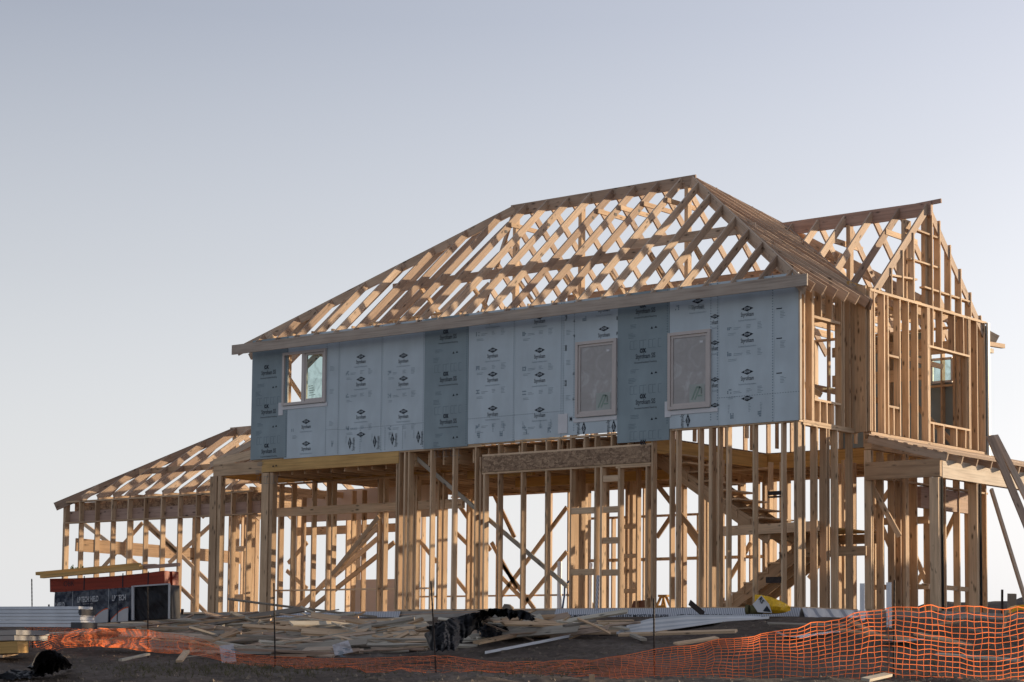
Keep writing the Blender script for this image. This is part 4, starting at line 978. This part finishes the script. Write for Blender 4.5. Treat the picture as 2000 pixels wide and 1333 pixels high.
for i in range(430):
    px = random.uniform(190, 1160) if i % 3 else random.uniform(560, 1050)
    f = random.random(); yt, yb = interp(HT, px), interp(HB, px); py = yt+(yb-yt)*f
    if (834 < px < 950 and py > 1197+max(0, px-905)*.0) or (930 < px < 1048 and py < 1208): continue
    up = .30*(1-f)**1.2*random.uniform(.1, 1)+.02+.2*math.exp(-((px-930)/130)**2)*(1-f)
    p, t = ghit(px, py, up)
    L = random.choice([.4, .6, .8, 1.0, 1.3, 1.7, 2.2, 2.8, 3.2])
    th = random.gauss(.04, .12) if random.random() < .72 else random.uniform(-.6, .6)
    dp = random.gauss(0, .45); a = math.atan2(dp, 1) if abs(th) < .45 else th
    d = (HG+FG*dp+V((0, 0, math.tan(th)))).normalized()
    if abs(th) > .3: L = min(L, 1.0)
    e0, e1 = p-d*L/2, p+d*L/2
    for e in (e0, e1):
        g_ = gz(e.x, e.y)+.03; e.z = max(e.z, g_)
        cap = g_+(.55 if 560 < px < 1060 else .38); e.z = min(e.z, cap)
    w_, h_ = random.choice([(.09, .038), (.14, .038), (.06, .02), (.09, .038), (.04, .02), (.22, .012), (.09, .038), (.05, .03)])
    upv = UZU+(-FG)*random.uniform(0, 1.0)+HG*random.uniform(-.2, .2)
    mat = random.choices(['grey', 'wood', 'rafter'], [.5, .3, .2])[0]
    lb_ = zone(px, py, mat, L, w_, h_, a)
    if lb_ in USED or (abs(px-885) < 48+L*FPX/t*.36 and 1203 < py < 1276 and random.random() < .85): continue
    USED.add(lb_)
    tag(build('scrap_board', MB().board(e0, e1, w_, h_, upv, bow=random.choice([0, .015, -.01])), mat), zone(px, py, mat, L, w_, h_, a), 'board', 'scrap boards heaped before the house')
# boards picked out one by one: (px0,py0,px1,py1,w,h,mat,label)
for a in ((560, 1262, 850, 1228, .14, .04, 'wood', 'long pale plank running across the front of the scrap heap to the black plastic'),
          (440, 1236, 560, 1250, .10, .09, 'wood', 'thick pale plank slanting down at the left of the scrap heap'),
          (345, 1216, 700, 1207, .10, .05, 'wood', 'long pale board lying along the top left of the scrap heap'),
          (430, 1248, 640, 1238, .10, .05, 'grey', 'long grey board across the left half of the scrap heap'),
          (900, 1232, 1000, 1212, .09, .06, 'wood', 'pale board lying over the black plastic'),
          (930, 1256, 1010, 1240, .12, .04, 'wood', 'short double board on the dirt right of the black plastic'),
          (1010, 1222, 1140, 1214, .12, .04, 'wood', 'pale board at the right foot of the scrap heap'),
          (205, 1262, 360, 1272, .09, .04, 'grey', 'grey board behind the left netting'),
          (235, 1290, 290, 1278, .05, .03, 'grey', 'thin slat on the dirt beside the left black plastic'),
          (350, 1292, 365, 1272, .09, .03, 'wood', 'short board lying on the dirt behind the netting'),
          (410, 1243, 428, 1300, .12, .03, 'grey', 'short grey board standing against the netting beside a torn sheet'),
          (0, 1282, 30, 1276, .09, .04, 'wood', 'board end on the dirt at the far left edge')):
    p, t0 = ghit(a[0], a[1], .10); q_, t1 = ghit(a[2], a[3], .10)
    if abs(t0-t1) > 2.5: q_ = atd(a[2], a[3], t0+(1 if t1 > t0 else -1)*1.5)
    tag(build('scrap_board', MB().board(p, q_, a[4], a[5], UZU-FG*.45), a[6]), a[7], 'board')

# right-hand scraps behind the netting
for a in ((1320, 1258, 1400, 1246, .09, .03, 'wood', 'thin pale board lying under the white siding bundle, left part'),
          (1210, 1240, 1438, 1233, .09, .04, 'wood', 'long pale board in front of the white siding bundle'),
          (1225, 1236, 1258, 1250, .09, .04, 'grey', 'short board poking out under the siding bundle'),
          (1664, 1214, 1712, 1240, .11, .03, 'wood', 'short pale board slanting down behind the right netting'),
          (1640, 1230, 1780, 1250, .08, .03, 'wood', 'pale board behind the netting left of the tall stake'),
          (1790, 1238, 1995, 1284, .13, .03, 'wood', 'long pale board slanting down across the dirt at the right edge'),
          (1830, 1278, 1990, 1290, .07, .03, 'grey', 'thin grey slat below the long slanting board at right'),
          (1500, 1218, 1660, 1222, .06, .02, 'grey', 'thin strip on the dirt right of the siding bundle'),
          (1820, 1222, 1880, 1214, .08, .02, 'wood', 'short board beside the side porch post'),
          (1690, 1328, 1735, 1318, .09, .03, 'grey', 'small grey board on the dirt below the right netting'),
          (1895, 1230, 1990, 1246, .06, .02, 'grey', 'thin strip on the dirt near the right edge')):
    p, t0 = ghit(a[0], a[1], .09); q_, t1 = ghit(a[2], a[3], .09)
    if abs(t0-t1) > 3: q_ = atd(a[2], a[3], t0+(1 if t1 > t0 else -1)*2)
    tag(build('scrap_board', MB().board(p, q_, a[4], a[5], UZU-FG*.45), a[6]), a[7], 'board')
p = atd(1960, 1216, 34); tag(build('marker_board', MB().board(p+V((0, 0, -.1)), atd(1967, 1198, 34)+V((0, 0, .06)), .07, .04, CR), 'wood'), 'short pale board standing upright near the right edge', 'board')
p, t = ghit(1156, 1334); tag(build('wooden_stub', MB().board(p+V((0, 0, -.2)), atd(1156, 1318, t), .09, .06, CR), 'wood'), 'wooden stake stub at the bottom edge of the picture', 'stake')

# siding bundle (bent white planks)
def bent(name, lab, cat, pts, w, h, mat, parent=None, up=.0):
    mb = MB(); P3 = []
    for (x, y, t) in pts:
        q_ = atd(x, y, t)
        if not parent: q_ = ghit(x, y+2, .05)[0]
        q_.z = max(q_.z, gz(q_.x, q_.y)+.035); P3.append(q_)
    ds = V((CF.x, CF.y, 0)).normalized()
    for a, b in zip(P3, P3[1:]):
        i0 = len(mb.v); mb.addmesh([a-ds*w/2, b-ds*w/2, b-ds*w/2+V((0, 0, h)), a-ds*w/2+V((0, 0, h)), a+ds*w/2, b+ds*w/2, b+ds*w/2+V((0, 0, h)), a+ds*w/2+V((0, 0, h))],
                                   [(0, 1, 2, 3), (7, 6, 5, 4), (3, 2, 6, 7), (0, 4, 5, 1), (0, 3, 7, 4), (1, 5, 6, 2)], 0)
    o = build(name, mb, mat, parent)
    return tag(o, lab, cat) if lab else o
rt = empty('siding_bundle', atd(1350, 1240, 35), 'bundle of long white bent siding planks lying in front of the slab', 'siding bundle')
for k in range(6):
    oy = k*-4.4-3; bent('plank', None, None, [(1204+k*5, 1241+oy*.7, 34.6), (1270, 1238+oy, 34.8), (1340, 1231+oy, 35), (1420, 1226+oy*.8, 35.3), (1500-3*k, 1226+oy*.7, 35.6)], .34-.02*k, .040, 'siding' if k % 2 else 'white', rt)
bent('white_strip', 'long light grey strip lying on the dirt beside the scrap heap', 'strip', [(947, 1276, 33.2), (1060, 1254, 34.2), (1165, 1232, 35.4)], .10, .045, 'siding')
bent('white_strip', 'crumpled white sheet on the dirt behind the netting left of the tall stake', 'sheet', [(1728, 1250, 32.5), (1752, 1252, 32.4), (1800, 1248, 32.4)], .35, .02, 'tape')
bent('white_strip', 'torn white sheet lying past the end of the siding bundle', 'sheet', [(1515, 1232, 34.5), (1535, 1242, 34.2), (1550, 1244, 34), (1580, 1238, 34)], .3, .015, 'tape')
bent('white_strip', 'bluish white plank half hidden behind the right netting', 'strip', [(1560, 1246, 33.5), (1600, 1238, 33.7), (1660, 1230, 34)], .2, .03, 'siding')

# crumpled plastic
def drape(lab, outline, hfun, seed, fold=.09, n=60, m=34):
    """black plastic lying over whatever is there: outline = [(px, ytop, ybottom)]"""
    mb = MB(); vs = []; fs = []; x0, x1 = outline[0][0], outline[-1][0]
    T, B = [(a, b) for a, b, c in outline], [(a, c) for a, b, c in outline]
    for i in range(n+1):
        px = x0+(x1-x0)*i/n
        for j in range(m+1):
            v = j/m; e = noise.noise(V((px*.11, seed, 0)))*4; yt, yb = interp(T, px)+e*.7, interp(B, px)+noise.noise(V((px*.16, seed+5, 0)))*7
            py = yb+(yt-yb)*v; xx = px+6*noise.noise(V((px*.05, v*3, seed)))*(1 if 0 < i < n else 1.8)
            p, t = ghit(xx, py, hfun(px, v)); q = V((p.x*1.0, p.y*1.0, p.z*2.2))
            w2 = q.x*.8+q.y*.6+q.z*.5; u2 = q.z*1.2-q.x*.3+1.1*noise.noise(q*1.1)
            f = 1.2*noise.noise(q*1.2+V((seed, 0, 0)))+1.5*(.5-abs(noise.noise(V((w2*1.5+u2*.9, u2*.6, seed)))))+.12*(.5-abs(noise.noise(V((w2*4-u2*2, u2*1.6, seed+9)))))
            vs.append(p-V((CF.x, CF.y, 0))*(fold*1.5*f)+V((0, 0, fold*.35*f)))
    for i in range(n):
        for j in range(m): a = i*(m+1)+j; fs.append((a, a+m+1, a+m+2, a+1))
    mb.addmesh(vs, fs); return tag(build('plastic_sheet', mb, 'blackp', smooth=True), lab, 'plastic sheet')
drape('crumpled black plastic sheet draped over the scrap heap', [(834, 1226, 1240), (842, 1222, 1268), (860, 1216, 1276), (880, 1210, 1272), (905, 1205, 1254), (930, 1198, 1232), (950, 1194, 1222), (965, 1192, 1204)], lambda x, v: .22+.34*v, 3.3, .05)
drape('black plastic on the crest of the scrap heap, right of the draped sheet', [(935, 1194, 1200), (955, 1189, 1204), (985, 1189, 1207), (1015, 1193, 1210), (1035, 1198, 1213), (1048, 1206, 1211)], lambda x, v: .46+.16*v, 8.7, .035)
drape('dark patch of plastic under boards right of the draped sheet', [(930, 1228, 1232), (940, 1222, 1246), (965, 1218, 1248), (985, 1222, 1240), (995, 1230, 1234)], lambda x, v: .1+.1*v, 6.1, .05, 30, 16)
drape('crumpled black plastic heap on the dirt in the left foreground', [(62, 1300, 1310), (70, 1286, 1320), (82, 1272, 1322), (100, 1271, 1320), (118, 1277, 1314), (130, 1287, 1306), (141, 1297, 1301)], lambda x, v: .02+.36*v, 12.3, .055)
drape('flat trail of black plastic at the left bottom edge', [(-5, 1320, 1328), (25, 1309, 1329), (55, 1311, 1326), (90, 1314, 1322)], lambda x, v: .02+.05*v, 5.1, .035, 40, 12)

# torn sheets of paper
def papersheet(lab, pts, t, mat='paper', txt=None):
    mb = MB(); n = 8; c = [V((p[0], p[1], 0)) for p in pts]; vs = []; fs = []
    for i in range(n+1):
        for j in range(n+1):
            u, v = i/n, j/n; q = c[0].lerp(c[1], u).lerp(c[3].lerp(c[2], u), v); vs.append(atd(q.x, q.y, t-.9+.08*noise.noise(V((u*3, v*3, t)))-.1*v))
    for i in range(n):
        for j in range(n): a = i*(n+1)+j; fs.append((a, a+1, a+n+2, a+n+1))
    mb.addmesh(vs, fs)
    for k in range(7):
        x = pts[0][0]+8+random.random()*20; y = pts[0][1]+8+k*2.5; p = atd(x, y, t-1.05); mb.addmesh([p, p+HG*.08, p+HG*.08+V((0, 0, .012)), p+V((0, 0, .012))], [(0, 1, 2, 3)], 1)
    return tag(build('torn_sheet', mb, [mat, 'ink_faint']), lab, 'sheet')
papersheet('crumpled white printed sheet at the front of the scrap heap', [(649, 1260), (680, 1251), (690, 1274), (654, 1281)], 33.1)
papersheet('torn pale sheet caught behind the netting at the left', [(428, 1262), (456, 1258), (462, 1292), (434, 1300)], 32.4, 'paper')

# yellow bag and roll
bp_ = atd(1500, 1193, 36.2)
def bag():
    mb = MB(); n, m = 22, 12
    prof = [(1476, 1163, 1196), (1485, 1163, 1199), (1500, 1166, 1200), (1520, 1173, 1199), (1535, 1180, 1197), (1543, 1186, 1193)]
    vs = []; fs = []
    for i in range(n+1):
        u = i/n; px = 1474+u*70; yt = interp([(a, b) for a, b, c in prof], px)-1; yb = interp([(a, c) for a, b, c in prof], px)
        for j in range(m):
            a = 2*pi*j/m; y = (yt+yb)/2-(yb-yt)/2*cos(a); q = atd(px+2*noise.noise(V((u*5, j, 0))), y, 36.2+.2*sin(a)*sin(pi*min(1, max(.1, u*1.05)))+.03*noise.noise(V((u*9, j*1.3, 5)))); vs.append(q)
    for i in range(n):
        for j in range(m): j2 = (j+1) % m; fs.append((i*m+j, i*m+j2, (i+1)*m+j2, (i+1)*m+j))
    mb.addmesh(vs, fs)
    o = tag(build('yellow_bag', mb, 'yellow'), 'crumpled yellow bag with a white printed flap lying on the slab edge', 'bag')
    lb = MB(); t = 35.95
    pts = [atd(*p, t) for p in ((1470, 1181), (1487, 1163), (1502, 1180), (1508, 1198), (1480, 1196))]
    lb.prism(pts, FG*.03, 0); R2 = (pts[3]-pts[1]).normalized()
    put_text(lb, 'RS', atd(1487, 1173, t-.02), (atd(1490, 1178, t)-atd(1483, 1167, t)).normalized(), (atd(1490, 1167, t)-atd(1484, 1173, t)).normalized(), width=.10, height=.10, mi=1, bold=.03)
    k = [atd(*p, t-.015) for p in ((1490, 1194), (1498, 1183), (1506, 1196))]; lb.prism(k, FG*.005, 1)
    build('printed_flap', lb, ['tape', 'ink'], o)
bag()
a = atd(1463, 1191, 36.0); tag(build('plastic_roll', MB().tube([a, a+HG*-.05+FG*.02], .085, 20).tube([a+FG*.0, a+HG*.24+FG*.08], .08, 20), 'straw'), 'end of a translucent olive plastic roll beside the yellow bag', 'roll')
tag(build('yellow_bag', MB().board(atd(1972, 1193, 42), atd(2010, 1190, 42), .4, .1, bow=.05), 'yellow'), 'small yellow bag on the dirt at the right edge', 'bag')

# pipes
for (x, y0, y1, Y, lab, r) in ((1093, 1192, 1097, .5, 'white upright drain pipe inside the wall, left of a pair', .045), (1154, 1188, 1100, .45, 'slim white upright drain pipe right of the tallest inner pipe', .032),
                            (1684, 1205, 1140, -.2, 'white pipe standing outside the side wall corner', .042), (1736, 1222, 1138, -.5, 'white pipe standing in front of the side porch', .045)):
    xx, z1 = atx(x, y1, Y); xb, z0 = atx(x, y0, Y)
    tag(build('drain_pipe', MB().tube([(xx, Y, z0-.15), (xx, Y, z1)], r, 16), 'white'), lab, 'pipe', 'white drain pipes')
a = atx(1098, 1188, .55); b = atx(1104, 1135, .55)
tag(build('blue_hose', MB().tube([(a[0], .55, .1), (a[0]+.05, .56, .4), (b[0]-.02, .56, b[1]-.1), (b[0]+.06, .6, b[1])], .02, 8), 'blue_hose'), 'blue hose hanging beside the white drain pipe', 'hose')
tag(build('flashing_offcut', MB().board((9.70, -.05, .0), (9.72, -.03, .75), .02, .06, (1, 0, 0)), 'flash'), 'strip of patterned flashing standing against a stud', 'flashing')

# things inside / behind
t_, L_ = 6.2, None
x, z = atx(1296, 1165, 6.0)
ld = empty('sawhorse', (x, 6.0, .08), 'small yellow wooden trestle standing on the slab', 'trestle')
for sx in (-1, 1):
    for yy in (-.15, .15): build('leg', MB().board((x+sx*.20, 6+yy, .09), (x+sx*.03, 6+yy*.4, .52), .035, .05, (1, 0, 0)), 'lvl', ld)
build('top_bar', MB().board((x-.12, 6, .54), (x+.12, 6, .54), .1, .05), 'lvl', ld); build('crossbar', MB().board((x-.12, 5.88, .3), (x+.12, 5.88, .3), .02, .05), 'lvl', ld)
x, z = atx(1246, 1178, 3.0); tag(build('brown_box', MB().prism([(x-.2, 3, .09), (x+.2, 3, .09), (x+.22, 3, .36), (x-.12, 3, .34)], (0, .3, 0)), 'clay'), 'brown box lying on the slab behind the front studs', 'box')
x0, z0 = atx(682, 1206, 4.6); x1, z1 = atx(775, 1130, 4.6)
tag(build('tan_panel', MB().board(((x0+x1)/2, 4.75, .09), ((x0+x1)/2, 4.95, z1), .014, x1-x0+.25, (1, 0, 0)), 'sheet'), 'large pale tan sheet leaning inside the ground floor', 'panel')
tag(build('dark_bracket', MB().board(atd(1347, 1177, 36.4), atd(1374, 1200, 36.1), .02, .1), 'steel'), 'dark metal angle lying on the slab edge', 'metal angle')
for (xx, y0, y1, tt, wd, lab) in ((1957, 1200, 1152, 60, .06, 'thin post on the far dirt mound'), (1976, 1200, 1160, 60, .22, 'thick weathered post on the far dirt mound'), (95, 1225, 1181, 44, .03, 'thin dark stake behind the white siding stack'), (356, 1200, 1190, 40, .05, 'dark peg right of the wrapped bundle')):
    tag(build('marker_post', MB().board(atd(xx, y0, tt), atd(xx+.5, y1, tt), wd, wd, CR), 'steel' if wd < .2 else 'grey'), lab, 'post')

# stones, pebbles and grass
def stone(p, r, seed):
    mb = MB(); n, m = 7, 9; vs = []; fs = []
    for i in range(n+1):
        for j in range(m):
            th, ph = pi*i/n, 2*pi*j/m; d = V((sin(th)*cos(ph), sin(th)*sin(ph)*.8, cos(th)*.55)); vs.append(p+d*r*(1+.45*noise.noise(d*1.7+V((seed, 0, 0)))))
    for i in range(n):
        for j in range(m): j2 = (j+1) % m; fs.append((i*m+j, i*m+j2, (i+1)*m+j2, (i+1)*m+j))
    return mb.addmesh(vs, fs)
for i, (x, y, r, lab) in enumerate(((475, 1302, .07, 'tan stone on the dirt left of the porch stake'), (497, 1306, .06, 'small tan stone beside a larger one left of the porch stake'), (545, 1309, .09, 'flat tan stone just right of the porch stake'), (462, 1298, .05, 'small stone by the torn sheet'), (991, 1183, .13, 'clod of earth on top of the scrap heap'), (940, 1300, .05, 'stone in front of the black plastic'), (1182, 1278, .05, 'small stone beside the grey strip'))):
    p, t = ghit(x, y) if y > 1190 else (atd(x, y+5, 38), 38)
    tag(build('stone', stone(p, r, i*3.1), 'stone', smooth=True), lab, 'stone')
mb = MB()
for i in range(2600):
    px = random.uniform(-20, 2020); py = random.uniform(1215, 1340)**1.0; p, t = ghit(px, py)
    if foot_d(p.x, p.y) < .4: continue
    r = random.choice([.012, .018, .025, .04]); s = stone(p, r, i*.7) if False else None
    a = random.random()*6; q = [p+V((cos(a+k*2.1)*r, sin(a+k*2.1)*r, -.005)) for k in range(3)]+[p+V((0, 0, r*.8))]
    mb.addmesh(q, [(0, 1, 3), (1, 2, 3), (2, 0, 3)], 0)
tag(build('gravel', mb, 'stone'), 'pebbles and small clods scattered over the dark dirt', 'gravel', kind='stuff')
mb = MB()
for i in range(1500):
    px = random.gauss(random.choice([330, 480, 620, 1750, 1900, 1080]), 90); py = random.gauss(1308, 9) if px < 1200 else random.uniform(1210, 1330); p, t = ghit(px, py)
    for k in range(3):
        e = p+V((random.uniform(-.05, .05), random.uniform(-.05, .05), random.uniform(.02, .08))); mb.addmesh([p, p+HG*.006, e], [(0, 1, 2)], 0)
tag(build('grass', mb, 'straw'), 'sparse dry grass on the dirt', 'grass', kind='stuff')
